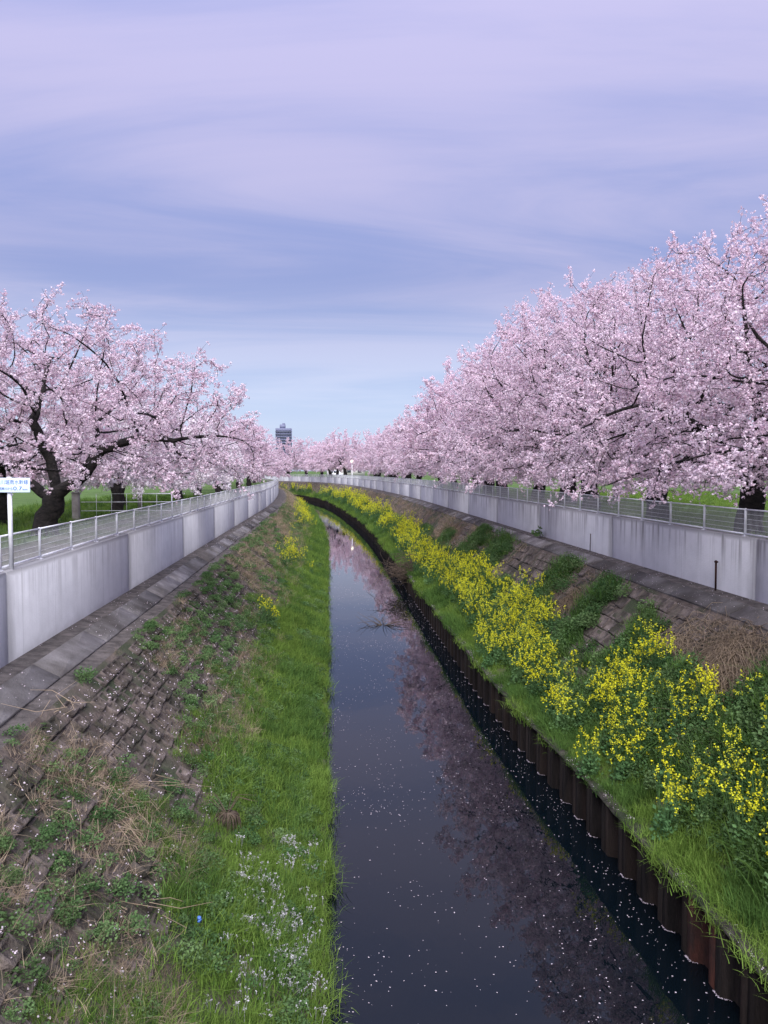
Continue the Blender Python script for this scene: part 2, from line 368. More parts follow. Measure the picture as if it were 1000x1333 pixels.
# ================================================================== fences
FH = 0.64
def fence_panel_mesh():
    mb = MB(); W = 2.0 - 0.05
    for x in np.arange(0.05, W, 0.05): mb.tube([(x, 0, 0.05), (x, 0, FH - 0.02)], 0.0034, 3, False)
    for z in (0.17, 0.29, 0.41, 0.53): mb.tube([(0, 0.004, z), (W, 0.004, z)], 0.0042, 4, False)
    return mb.mesh('net_panel', M['wire'])
def post_mesh():
    mb = MB(); mb.tube([(0, 0, -0.03), (0, 0, FH + 0.015), (0, 0, FH + 0.03)], [0.030, 0.030, 0.018], 8)
    mb.box(-0.06, 0.06, -0.05, 0.05, 0.0, 0.012)
    return mb.mesh('post', M['white'], True)
def rail_mesh(r):
    mb = MB(); mb.tube([(0, 0, 0), (2.0, 0, 0)], r, 6); return mb.mesh('rail', M['white'], True)
net_me, post_me, rt_me, rb_me = fence_panel_mesh(), post_mesh(), rail_mesh(0.021), rail_mesh(0.024)
def fence(o, z, s0, n, label):
    root = empty('mesh_fence', tuple(P(s0, o, z))); tag(root, label, 'fence', 'white mesh fences on the canal walls')
    base = np.array(root.location); pts = P(along(o, s0, 2.0, n + 1), o, z)
    for a, b in zip(pts[:-1], pts[1:]):
        ang = math.atan2(b[1] - a[1], b[0] - a[0]); loc = a - base
        link('post', post_me, root, tuple(loc), (0, 0, ang))
        link('top_rail', rt_me, root, tuple(loc + (0, 0, FH)), (0, 0, ang))
        link('bottom_rail', rb_me, root, tuple(loc + (0, 0, 0.055)), (0, 0, ang))
        link('net_panel', net_me, root, tuple(loc + np.array((math.cos(ang) * 0.025, math.sin(ang) * 0.025, 0))), (0, 0, ang))
fence(WL - 0.15, TOPL, 14.68 - 2 * 6, 145, 'white wire mesh fence with round posts beside the canal sign')
fence(WR + 0.09, TOPR, 17.63 - 2 * 6, 150, 'white wire mesh fence with drooping blossom twigs reaching over it')

# ================================================================== sheet piling
def pile_mesh():
    prof = [(0.0, 0.0), (0.16, 0.0), (0.25, -0.16), (0.55, -0.16), (0.64, 0.0), (0.792, 0.0)]   # plan: x along, -y towards the water ... y = 0 is the front flange
    n = len(prof); t = 0.022
    V = []
    for z in (-0.7, 1.0):
        V += [(x, y, z) for x, y in prof] + [(x, y - t, z) for x, y in prof]
    Q = []
    for i in range(n - 1):
        Q += [(i, i + 1, 2 * n + i + 1, 2 * n + i), (n + i + 1, n + i, 3 * n + i, 3 * n + i + 1), (2 * n + i, 2 * n + i + 1, 3 * n + i + 1, 3 * n + i)]
    Q += [(0, 2 * n, 3 * n, n), (n - 1, 2 * n - 1, 4 * n - 1, 3 * n - 1)]
    mb = MB(); mb.add(V, Q); return mb
PO = 5.2
pile_me = pile_mesh().mesh('sheet_pile', M['steel']); pile_rust = pile_mesh().mesh('sheet_pile_rusty', M['rust'])
pw = empty('sheet_pile_wall', tuple(P(3.0, PO, 0))); tag(pw, 'dark corrugated steel sheet piling along the water below the rapeseed', 'pile wall')
pile_s = along(PO, 3.0, 0.8, 300); pp = P(pile_s, PO, 0)
for k in range(299):
    a, b = pp[k], pp[k + 1]; ang = math.atan2(b[1] - a[1], b[0] - a[0])
    o = link('sheet_pile', pile_rust if k in (9,) else pile_me, pw, tuple(a - np.array(pw.location) + (0, 0, rng.normal(0, 0.012))), (0, 0, ang))
    if k == 9: o['label'] = 'rust red sheet pile'

# ================================================================== revetment blocks and coping stones
def block_mesh(w=0.47, h=0.40, d=0.09, mx=0.06, my=0.07, pk=0.06, mat=None):
    o = [(-w / 2, -h / 2), (w / 2, -h / 2), (w / 2, h / 2), (-w / 2, h / 2)]
    b = 0.012
    V = [(x, y, -0.05) for x, y in o] + [(x, y, d - b) for x, y in o] + [(x - math.copysign(b, x), y - math.copysign(b, y), d) for x, y in o]
    q = [(-w / 2 + mx, -h / 2 + my), (w / 2 - mx, -h / 2 + my), (w / 2 - mx, h / 2 - my * .6), (-w / 2 + mx, h / 2 - my * .6)]
    V += [(x, y, d) for x, y in q] + [(x * 0.88, y * 0.85, d - pk) for x, y in q]
    Q = []
    for a in (0, 4, 8, 12):
        Q += [(a + i, a + (i + 1) % 4, a + 4 + (i + 1) % 4, a + 4 + i) for i in range(4)]
    Q.append((16, 17, 18, 19))
    mb = MB(); mb.add(V, Q); return mb
def slope_matrix(s, o, prof, i0, upsign):
    """columns: along canal, up the slope, outward normal"""
    h = float(np.interp(s, _s, _h)); t = Vector((-math.sin(h), math.cos(h), 0)); out_ = Vector((math.cos(h), math.sin(h), 0))
    a, b = prof[i0], prof[i0 + 1]; sl = np.array(b) - np.array(a); sl /= np.linalg.norm(sl)
    if sl[1] < 0: sl = -sl
    up = out_ * float(sl[0]) + Vector((0, 0, float(sl[1]))); nrm = t.cross(up)
    if nrm.z < 0: t = -t; nrm = -nrm
    z = float(np.interp(o, prof[:, 0], prof[:, 1])); p = Vector(P(s, o, z))
    return Matrix(((t.x, up.x, nrm.x, p.x), (t.y, up.y, nrm.y, p.y), (t.z, up.z, nrm.z, p.z), (0, 0, 0, 1)))
def revet(bank, prof, i0, o_top, o_bot, rows, s0, s1, near_n, bm, rest_name, colw=0.5, sink=0.0):
    me = bm.mesh('block', M['block']); spots = []
    Vb = np.vstack(bm.V); Qb = np.vstack(bm.Q)
    for c in range(int((s1 - s0) / colw)):
        for r in range(rows):
            o = o_top + (o_bot - o_top) * (r + 0.5) / rows
            s = s0 + (c + (0.5 if r % 2 else 0)) * colw
            spots.append((s, o))
    spots.sort(key=lambda a: a[0])
    rest = MB()
    for k, (s, o) in enumerate(spots):
        Mx = slope_matrix(s, o, prof, i0, 1)
        Mx = Mx @ Matrix.Rotation(rng.normal(-.04, 0.05), 4, 'X') @ Matrix.Rotation(rng.normal(0, 0.03), 4, 'Z') @ Matrix.Translation((rng.normal(0, .012), rng.normal(0, .012), rng.normal(-.012, 0.018)))
        if sink and rng.random() < sink: Mx = Mx @ Matrix.Translation((0, 0, -rng.uniform(.03, .085)))
        if k < near_n: link('block', me, bank, mat4=Mx)
        else: rest.add(Vb @ np.array(Mx.to_3x3()).T + np.array(Mx.translation), Qb)
    if rest.n:
        o = link(rest_name, rest.mesh(rest_name, M['block']), bank); o['kind'] = 'stuff'
revet(bank_l, LP_, 3, -4.5, -2.1, 11, 5.5, 62, 300, block_mesh(0.345, 0.265, .08, .045, .05, .05), 'farther_blocks', 0.37, 0.40)
revet(bank_r, RP_, 1, 8.92, 6.6, 8, 15.0, 48, 300, block_mesh(0.47, 0.375, 0.07, 0.045, 0.05, 0.03), 'farther_blocks', 0.5, 0.15)
def coping(bank, prof, i0, s0, step, n):
    a, b = np.array(prof[i0]), np.array(prof[i0 + 1]); w = float(np.linalg.norm(b - a)); mid = (a + b) / 2
    mb = MB(); mb.bbox(-step / 2 + 0.01, step / 2 - 0.01, -w / 2, w / 2, -0.1, 0.045, 0.012)
    me = mb.mesh('coping_stone', M['coping'])
    for k in range(n):
        link('coping_stone', me, bank, mat4=slope_matrix(s0 + k * step, float(mid[0]), prof, i0, 1) @ Matrix.Translation((0, 0, rng.normal(0, 0.006))))
coping(ledge_l, LP_, 1, 7.0, 3.0, 26)
coping(ledge_r, RP_, 2, 12.0, 3.0, 28)

# ================================================================== scatter of plants (geometry-node instances, one object per kind of stuff)
def proto_collection(name, meshes):
    col = bpy.data.collections.new(name)
    for i, me in enumerate(meshes):
        o = bpy.data.objects.new('%s_%02d' % (name, i), me); col.objects.link(o)
    return col
def scatter(name, pts, rot, scl, idx, col, label, cat, parent=None):
    me = bpy.data.meshes.new(name); n = len(pts); me.vertices.add(n); me.vertices.foreach_set('co', np.asarray(pts, np.float32).ravel())
    a = me.attributes.new('rot', 'FLOAT_VECTOR', 'POINT'); a.data.foreach_set('vector', np.asarray(rot, np.float32).ravel())
    a = me.attributes.new('scl', 'FLOAT', 'POINT'); a.data.foreach_set('value', np.asarray(scl, np.float32))
    a = me.attributes.new('idx', 'INT', 'POINT'); a.data.foreach_set('value', np.asarray(idx, np.int32))
    me.update(); o = link(name, me, parent)
    ng = bpy.data.node_groups.new('scatter_' + name, 'GeometryNodeTree')
    ng.interface.new_socket('Geometry', in_out='INPUT', socket_type='NodeSocketGeometry'); ng.interface.new_socket('Geometry', in_out='OUTPUT', socket_type='NodeSocketGeometry')
    q = ng.nodes; l = ng.links
    gi = q.new('NodeGroupInput'); go = q.new('NodeGroupOutput'); ci = q.new('GeometryNodeCollectionInfo'); ip = q.new('GeometryNodeInstanceOnPoints')
    ci.inputs['Collection'].default_value = col; ci.inputs['Separate Children'].default_value = True; ci.inputs['Reset Children'].default_value = True
    ip.inputs['Pick Instance'].default_value = True
    def na(nm, t):
        k = q.new('GeometryNodeInputNamedAttribute'); k.data_type = t; k.inputs['Name'].default_value = nm; return k.outputs[0]
    er = q.new('FunctionNodeEulerToRotation')
    l.new(gi.outputs[0], ip.inputs['Points']); l.new(ci.outputs[0], ip.inputs['Instance']); l.new(na('idx', 'INT'), ip.inputs['Instance Index'])
    l.new(na('rot', 'FLOAT_VECTOR'), er.inputs[0]); l.new(er.outputs[0], ip.inputs['Rotation']); l.new(na('scl', 'FLOAT'), ip.inputs['Scale']); l.new(ip.outputs[0], go.inputs[0])
    md = o.modifiers.new('scatter', 'NODES'); md.node_group = ng
    tag(o, label, cat, kind='stuff')
    return o

def blades(n, h0, h1, spread, lean, w, seed, seg=3, flop=0.6):
    """one tuft of bent blades: V, Q"""
    r = np.random.default_rng(seed); mb = MB()
    for _ in range(n):
        a = r.uniform(0, 2 * np.pi); d = np.array([math.cos(a), math.sin(a), 0]); b = np.array([*(r.normal(0, spread, 2)), 0])
        h = r.uniform(h0, h1); ln = abs(r.normal(0, lean)) + 0.1; side = np.array([-d[1], d[0], 0]) * w * r.uniform(0.7, 1.3)
        V = []
        for k in range(seg + 1):
            t = k / seg; c = b + d * (ln * h * t ** (1 + flop)) + np.array([0, 0, h * (t - 0.35 * ln * t * t)]); ww = side * (1 - t ** 1.6 * 0.92)
            V += [c - ww, c + ww]
        mb.add(V, [(2 * k, 2 * k + 1, 2 * k + 3, 2 * k + 2) for k in range(seg)])
    return mb
def leafy(n, rad, h, lsize, seed, stems=5):
    """low herb clump: small leaves spread through a dome"""
    r = np.random.default_rng(seed); mb = MB()
    for _ in range(n):
        a = r.uniform(0, 2 * np.pi); q = rad * math.sqrt(r.uniform(0, 1)); z = h * r.uniform(0.15, 1.0) * math.sqrt(max(0.05, 1 - (q / rad) ** 2 * 0.85))
        c = np.array([q * math.cos(a), q * math.sin(a), z]); b = r.uniform(0, 2 * np.pi); tilt = r.uniform(-0.3, 0.9)
        d = np.array([math.cos(b) * math.cos(tilt), math.sin(b) * math.cos(tilt), math.sin(tilt)]); s = np.cross(d, r.normal(0, 1, 3)); s /= np.linalg.norm(s) + 1e-6
        L_ = lsize * r.uniform(0.6, 1.4); W_ = L_ * 0.34
        mb.add([c, c + d * L_ * 0.5 + s * W_, c + d * L_, c + d * L_ * 0.5 - s * W_], [(0, 1, 2, 3)])
    return mb
grass_col = proto_collection('grass_tuft', [blades(34, .08, .24, .09, .75, .0042, i).mesh('g', M['grass']) for i in range(4)] + [blades(26, .12, .34, .06, .5, .005, 10 + i).mesh('g', M['grass_dark']) for i in range(2)])
dry_col = proto_collection('dry_tuft', [blades(22, .12, .40, .09, 1.3, .0035, 30 + i, flop=0.2).mesh('d', M['straw']) for i in range(3)] + [blades(12, .08, .25, .10, 1.2, .004, 40 + i, flop=.3).mesh('d', M['grass_dark']) for i in range(2)])
herb_col = proto_collection('herb_clump', [leafy(230, .20, .15, .036, 50 + i).mesh('h', M['herb']) for i in range(4)])
mug_col = proto_collection('mugwort_clump', [leafy(300, .22, .34, .045, 60 + i).mesh('h', M['herb']) for i in range(2)] + [blades(40, .2, .45, .10, .6, .008, 65 + i).mesh('h', M['grass_dark']) for i in range(2)])

def rape_foliage(seed, H):
    mb = leafy(170, .19, H * .62, .075, seed); r = np.random.default_rng(seed + 1); heads = []
    for k in range(14):
        a = r.uniform(0, 2 * np.pi); e = np.array([math.cos(a), math.sin(a), 0]) * r.uniform(.04, .30); h = H * r.uniform(.55, 1.0)
        p0 = e * .2; p2 = e + (0, 0, h); p1 = (p0 + p2) / 2 + (0, 0, .05); mb.tube([p0, p1, p2], [.006, .005, .003], 3, False); heads.append(p2)
    return mb, heads
def rape_flowers(heads, seed, k=9):
    r = np.random.default_rng(seed); mb = MB()
    for hd in heads:
        for _ in range(k):
            c = hd + r.normal(0, .020, 3) * (1, 1, 1.7); d = r.normal(0, 1, 3) + (0, 0, .6); d /= np.linalg.norm(d); u = np.cross(d, r.normal(0, 1, 3)); u /= np.linalg.norm(u); v = np.cross(d, u); s = r.uniform(.008, .015)
            mb.add([c - u * s - v * s, c + u * s - v * s, c + u * s + v * s, c - u * s + v * s], [(0, 1, 2, 3)])
    return mb
rape = []
for i in range(4):
    f, hd = rape_foliage(80 + i, .95 + .1 * i); rape.append((f.mesh('foliage', M['rape_leaf']), rape_flowers(hd, 90 + i).mesh('flowers', M['rape_flower'])))
def rape_joined(i):
    f, hd = rape_foliage(80 + i, .95 + .1 * i); fl = rape_flowers(hd, 90 + i); nq = sum(len(x) for x in f.Q); off = f.n
    V = np.vstack(f.V + fl.V); Q = np.vstack(f.Q + [q + off for q in fl.Q]); return mesh_np('rape', V, Q, [M['rape_leaf'], M['rape_flower']], mat_idx=np.r_[np.zeros(nq), np.ones(len(Q) - nq)])
rape_col = proto_collection('rapeseed', [rape_joined(i) for i in range(4)])

# smooth value noise for patchiness
_g = rng.random((64, 64, 4))
def vnoise(a, b, k=0):
    a = np.asarray(a, float); b = np.asarray(b, float); i = np.floor(a).astype(int); j = np.floor(b).astype(int); u = a - i; v = b - j; u = u * u * (3 - 2 * u); v = v * v * (3 - 2 * v)
    g = lambda x, y: _g[x % 64, y % 64, k]
    return (g(i, j) * (1 - u) + g(i + 1, j) * u) * (1 - v) + (g(i, j + 1) * (1 - u) + g(i + 1, j + 1) * u) * v
def bands(n_per_m2, o0, o1, smax=255, smin=6.0):
    """random (s, o) points whose density falls with distance, and a size that grows to keep the cover"""
    S = []; O = []; G = []
    edges = [smin] + [e for e in (14, 22, 34, 52, 80, 120, 175) if smin < e < smax] + [smax]
    for a, b in zip(edges[:-1], edges[1:]):
        f = min(1.0, (17.0 / max(a, 1)) ** 1.1); n = int(n_per_m2 * f * (b - a) * abs(o1 - o0))
        S.append(rng.uniform(a, b, n)); O.append(rng.uniform(o0, o1, n)); G.append(np.full(n, min(2.6, f ** -0.42)))
    return np.concatenate(S), np.concatenate(O), np.concatenate(G)
def rots(n, tilt=0.15): return np.stack([rng.normal(0, tilt, n), rng.normal(0, tilt, n), rng.uniform(0, 6.28, n)], -1)
def cat3(parts): return [np.concatenate([p[i] for p in parts]) for i in range(len(parts[0]))]
def emit(name, parts, col, label, cat, tilt=.15):
    pts, scl, idx = cat3(parts); return scatter(name, pts, rots(len(pts), tilt), scl, idx, col, label, cat)

# ---- grass
parts = []
s, o, g = bands(95, -2.35, -0.02)
pr = np.clip((o + 2.5) / .9, 0, 1) * (0.45 + 0.75 * (vnoise(s * .9, o * 1.4) > .34)); k = rng.random(len(s)) < pr; s, o, g = s[k], o[k], g[k]
sz = g * (0.75 + .8 * vnoise(s * .6, o * .9, 1)); parts.append((P(s, o, zL(o) - .01), sz, np.where(vnoise(s * .9 + 9, o * 1.4, 2) + .5 * rng.random(len(s)) > .95, rng.integers(4, 6, len(s)), rng.integers(0, 4, len(s)))))
s, o, g = bands(60, -3.3, -2.0); k = vnoise(s * .75, o * 1.1, 3) + .25 * rng.random(len(s)) > .72 - .2 * np.clip((o + 2.7) / .7, -1, 1); s, o, g = s[k], o[k], g[k]; parts.append((P(s, o, zL(o) + .04), g * .8, rng.integers(0, 6, len(s))))
s, o, g = bands(80, 5.24, 8.0); k = rng.random(len(s)) < np.clip((np.where(s < 17, 8.2, 7.1) - o) / .9, 0, 1); s, o, g = s[k], o[k], g[k]
sz = g * (0.8 + .7 * vnoise(s * .6, o * .9, 1)); parts.append((P(s, o, zR(o) - .01), sz, np.where(vnoise(s * .5, o * .8, 2) > .45, rng.integers(4, 6, len(s)), rng.integers(0, 4, len(s)))))
emit('grass', parts, grass_col, 'fresh green grass growing along both water edges of the canal', 'grass')

# ---- dry grass
parts = []
s, o, g = bands(75, -4.5, -1.7); k = (vnoise(s * .6, o * 1.3, 0) + .3 * rng.random(len(s)) + np.clip((s - 35) / 60, 0, .35)) > np.where((o < -3.2) & (s < 32), .86, .74); s, o, g = s[k], o[k], g[k]; parts.append((P(s, o, zL(o) + .05), g * .7, rng.integers(0, 5, len(s))))
s, o, g = bands(20, 6.6, 8.9); k = (vnoise(s * .45, o * .6, 1) + np.clip((s - 35) / 30, 0, .4)) > .62; s, o, g = s[k], o[k], g[k]; parts.append((P(s, o, zR(o) + .04), g * .8, rng.choice([0, 1, 2, 0, 1, 3], len(s))))
emit('dry_grass', parts, dry_col, 'withered straw and dead grass lying on the block slopes', 'dry grass', .5)

# ---- herbs on the west slope, growing along the block rows
parts = []
s, o, g = bands(30, -4.55, -2.1, 90)
row = (np.round((o + 4.5) / .3) * .3 - 4.5); o = row + rng.normal(0, .05, len(o))
pr = np.where(o < -4.1, .75 * (vnoise(s * .7, o, 2) > .42), .55 * (vnoise(s * .55, o * .9, 1) > .38)); pr = np.where(o > -2.7, .42, pr); k = rng.random(len(s)) < pr; s, o, g = s[k], o[k], g[k]
parts.append((P(s, o, zL(o) + .06), g * rng.uniform(.35, 1.1, len(s)), rng.integers(0, 4, len(s))))
s, o, g = bands(14, -2.1, -0.25, 110); k = vnoise(s * .8, o * 1.2, 3) > .55; s, o, g = s[k], o[k], g[k]; parts.append((P(s, o, zL(o) + .05), g * rng.uniform(.6, 1.3, len(s)), rng.integers(0, 4, len(s))))
emit('herbs', parts, herb_col, 'low leafy mugwort weeds rooted between the blocks of the west slope', 'weeds')

# ---- mugwort strips climbing the east slope
parts = []
strips = [(18.6, 1.2, 8.5), (22.3, 1.2, 8.75), (26.6, 1.5, 8.9), (31.5, 1.0, 7.6), (36.5, 2.2, 8.9), (41.5, 2.6, 9.0), (49, 2.0, 8.2), (58, 2.5, 7.8), (15.6, 1.0, 7.9), (12.6, 1.6, 8.6), (10.4, 1.6, 8.6), (8.4, 1.6, 8.2)]
for c, w, top in strips:
    n = int(150 * w); s = c + rng.normal(0, w * .36, n); o = rng.uniform(6.2, top, n); s = s + (o - 7.5) * .35 * rng.uniform(.6, 1.2); parts.append((P(s, o, zR(o) + .02), rng.uniform(.7, 1.5, n), rng.integers(0, 4, n)))
s, o, g = bands(10, 6.0, 7.4, 120); parts.append((P(s, o, zR(o)), g * rng.uniform(.7, 1.3, len(s)), rng.integers(0, 4, len(s))))
emit('mugwort', parts, mug_col, 'strips of dark green mugwort climbing the east block slope', 'weeds')

# ---- rapeseed: near plants one by one, the band farther on as a mass
def rape_spots():
    sp = []
    for cs, co, w, d, n, lab in ((12.6, 6.7, 1.1, .45, 14, 'rapeseed plant in the loose clump downhill of the big straw heap'), (15.2, 6.25, .7, .25, 8, 'rapeseed plant in the small clump close to the piling edge'),
                            (16.9, 7.1, 1.0, .42, 34, 'rapeseed plant in the broad bushy clump below the flattened straw'), (18.9, 6.2, .7, .25, 10, 'rapeseed plant in the thin clump beside the piling, beyond the bushy clump'),
                            (14.2, 7.5, .8, .3, 10, 'rapeseed plant growing against the foot of the big straw heap'), (21.5, 6.6, .9, .35, 14, 'rapeseed plant in the gap between the bushy clump and the dense yellow drift'),
                            (24.0, 6.9, 1.5, .45, 40, 'rapeseed plant in the dense yellow drift below the small straw tangle'), (27.5, 7.0, 1.6, .5, 44, 'rapeseed plant in the dense yellow drift below the grid of bare blocks'),
                            (11.0, 7.4, .9, .4, 14, 'rapeseed plant in the last clump before the bridge, above the rusty pile')):
        for _ in range(int(n * 1.18)): sp.append((cs + rng.normal(0, w * .65), co - .36 + rng.normal(0, d * 1.0), lab))
    return sp
sp = rape_spots() + [(29.0 + a, -2.2 + b, 'lone tuft of rapeseed in pale yellow bloom on the slope below the sign wall') for a, b in ((0, -.1), (.5, .05), (-.4, -.2), (.2, .2))]
for k, (s, o, lab) in enumerate(sp):
    left = o < 0; z = float(zL(o) if left else zR(o)); f, fl = rape[k % 4]
    e = empty('rapeseed_plant', tuple(P(s, o, z - .02)), rng.uniform(0, 6.28)); e.scale = (1.0, 1.0, rng.uniform(.75, 1.05))
    tag(e, lab, 'rapeseed', 'rapeseed on the sign side' if left else lab.replace('rapeseed plant', 'rapeseed'))
    link('foliage', f, e); link('flowers', fl, e)['kind'] = 'stuff'
parts = []
s, o, g = bands(16, 5.7, 7.6, 250, 29.5)
k = (np.abs(o - 6.32 - .3 * np.sin(s * .23)) < .6) & (vnoise(s * .22, o * .5, 2) > np.where(s < 60, .10, .34)) & (rng.random(len(s)) < .8); s, o, g = s[k], o[k], g[k]; parts.append((P(s, o, zR(o)), g * rng.uniform(.75, 1.1, len(s)) * .85, rng.integers(0, 4, len(s))))
for cs, co, w, d, n in ((52, -2.3, 6, .35, 34), (92, -2.3, 15, .45, 85), (120, -2.4, 12, .4, 50)):
    s = cs + rng.normal(0, w * .5, n); o = co + rng.normal(0, d, n); parts.append((P(s, o, zL(o)), rng.uniform(.8, 1.2, n) * (.9 if cs < 60 else 1.05), rng.integers(0, 4, n)))
emit('rapeseed_band', parts, rape_col, 'long drift of yellow rapeseed running along the canal towards the bend', 'rapeseed')

# ---- white wildflowers on the near west berm
def wf_mesh(seed):
    r = np.random.default_rng(seed); mb = MB()
    for _ in range(5):
        b = np.array([*r.normal(0, .05, 2), 0]); t = b + (*r.normal(0, .03, 2), r.uniform(.12, .22)); mb.tube([b, t], .002, 3, False)
        for _ in range(7):
            c = t + r.normal(0, .011, 3); d = r.normal(0, 1, 3); d /= np.linalg.norm(d); u = np.cross(d, r.normal(0, 1, 3)); u /= np.linalg.norm(u); v = np.cross(d, u); q = .0065
            mb.add([c - u * q - v * q, c + u * q - v * q, c + u * q + v * q, c - u * q + v * q], [(0, 1, 2, 3)])
    return mb.mesh('wf', M['wildflower'])
wf_col = proto_collection('white_flower', [wf_mesh(i) for i in range(3)])
parts = []
for cs, co, w, d, n in ((12.1, -1.15, .35, .18, 11), (11.2, -.55, .5, .2, 15), (10.4, -.5, .3, .2, 9), (10.9, -1.1, .5, .3, 10), (9.8, -1.0, .4, .35, 10), (13.5, -.55, .4, .2, 10)):
    n *= 2
    s = cs + rng.normal(0, w, n); o = np.minimum(co + rng.normal(0, d, n), -.08); parts.append((P(s, o, zL(o) + .02), rng.uniform(.75, 1.2, n), rng.integers(0, 3, n)))
emit('white_wildflowers', parts, wf_col, 'patch of small white wildflowers in the grass at the water edge', 'wildflowers')

# ---- turf tufts on the land behind the east fence and around the west tree
parts = []
n = 9000; x = rng.uniform(10.4, 34, n); y = rng.uniform(14, 75, n); parts.append((np.stack([x, y, np.full(n, GZ)], -1), rng.uniform(.7, 1.4, n), rng.integers(0, 4, n)))
n = 2500; x = rng.uniform(-16, -8.0, n); y = rng.uniform(14, 60, n); parts.append((np.stack([x, y, np.full(n, GZ)], -1), rng.uniform(.7, 1.4, n), rng.integers(0, 6, n)))
emit('turf_grass', parts, grass_col, 'mown green field grass under and beyond the cherry trees', 'grass')

# ---- petals: floating on the water, fallen on piling, ledges and banks
def petal_mesh(seed):
    r = np.random.default_rng(seed); a = np.arange(6) * np.pi / 3; q = .011 * r.uniform(.7, 1.2, 6); V = np.stack([np.cos(a) * q, np.sin(a) * q * .8, r.uniform(0, .004, 6)], -1)
    return mesh_np('petal', V, [np.array([(0, 1, 2, 3), (0, 3, 4, 5)])], [M['petal']])
petal_col = proto_collection('petal', [petal_mesh(i) for i in range(3)])
parts = []
s, o, g = bands(44, 0.05, 5.15, 60); k = rng.random(len(s)) < .12 + 1.1 * np.clip(vnoise(s * .35, o * .9, 1) * vnoise(s * 1.1 + 3, o * 1.6, 2) * 2 - .25, 0, 1) + .5 * np.exp(-(5.15 - o) / .5); s, o, g = s[k], o[k], g[k]; parts.append((P(s, o, .004), g * rng.uniform(.35, 1.3, len(s)) ** 1.3, rng.integers(0, 3, len(s))))
# strings of petals caught where each pan of the piling meets the water
for kk in range(0, 60):
    s0 = pile_s[kk]; n = 34; t = rng.random(n); prof = np.array([(.57, 0.13), (.64, 0.0), (.80, -.002)]); u = np.interp(t, [0, .45, 1], prof[:, 0]); v = np.interp(t, [0, .45, 1], prof[:, 1])
    if rng.random() < .25: continue
    parts.append((P(s0 + u + rng.normal(0, .012, n), PO + v - .02 + rng.normal(0, .008, n), .004), rng.uniform(.7, 1.2, n), rng.integers(0, 3, n)))
emit('floating_petals', parts, petal_col, 'fallen cherry petals floating on the dark water', 'petals', .05)
parts = []
s, o, g = bands(700, 5.2, 5.42, 70); k = vnoise(s * 1.3, o * 0, 1) > .40; s, o, g = s[k], o[k], g[k]; parts.append((P(s, o, 1.02 + rng.uniform(0, .03, len(s))), g * rng.uniform(.6, 1.3, len(s)), rng.integers(0, 3, len(s))))
s, o, g = bands(26, -5.85, -2.0, 60); k = vnoise(s * .9, o * 1.5, 2) > .5; s, o, g = s[k], o[k], g[k]; parts.append((P(s, o, zL(o) + .10), g * rng.uniform(.7, 1.4, len(s)), rng.integers(0, 3, len(s))))
for r_ in range(11):                        # drifts on the lower lip of the blocks
    o_ = -4.5 + 2.4 * (r_ + .92) / 11; n = 330; s = 5.5 + 25 * rng.random(n); s = 5.5 + (np.round((s - 5.5) / .37) + (.5 if r_ % 2 else 0)) * .37 + rng.normal(0, .06, n); o = o_ + rng.normal(0, .025, n); parts.append((P(s, o, zL(o) + .11), rng.uniform(.8, 1.6, n), rng.integers(0, 3, n)))
s, o, g = bands(30, 8.8, 9.85, 60, 12); parts.append((P(s, o, zR(o) + .06), g * rng.uniform(.6, 1.2, len(s)), rng.integers(0, 3, len(s))))
s, o, g = bands(9, 6.6, 8.9, 50, 12); parts.append((P(s, o, zR(o) + .10), g * rng.uniform(.6, 1.2, len(s)), rng.integers(0, 3, len(s))))
emit('fallen_petals', parts, petal_col, 'pale fallen petals littering the piling top, ledges and blocks', 'petals', .4)

# ---- soil and moss crest on the piling
mb = MB(); ss = np.arange(4, 230, .25); e = .03
V = []
for q, (do, dz) in enumerate(((-.02, .985), (-.005, 1.035), (.10, 1.05), (.24, 1.02), (.34, .95))):
    V.append(P(ss, PO + do + rng.normal(0, .012, len(ss)) * (ss < 90), dz + rng.normal(0, .014, len(ss))))
V = np.stack(V, 1).reshape(-1, 3); n = len(ss); i, j = np.meshgrid(np.arange(n - 1), np.arange(4), indexing='ij')
mb.add(V, np.stack([i * 5 + j, i * 5 + j + 1, (i + 1) * 5 + j + 1, (i + 1) * 5 + j], -1).reshape(-1, 4))
M['crest'] = mat_noise('pile_crest', (0.022, 0.019, 0.015), (0.085, 0.075, 0.062), 7.0, .95, .9, 40, c3=(.030, .040, .018), s3=1.6)
link('capping', mb.mesh('capping', M['crest'], True), pw).matrix_parent_inverse = Matrix.Translation(pw.location).inverted()

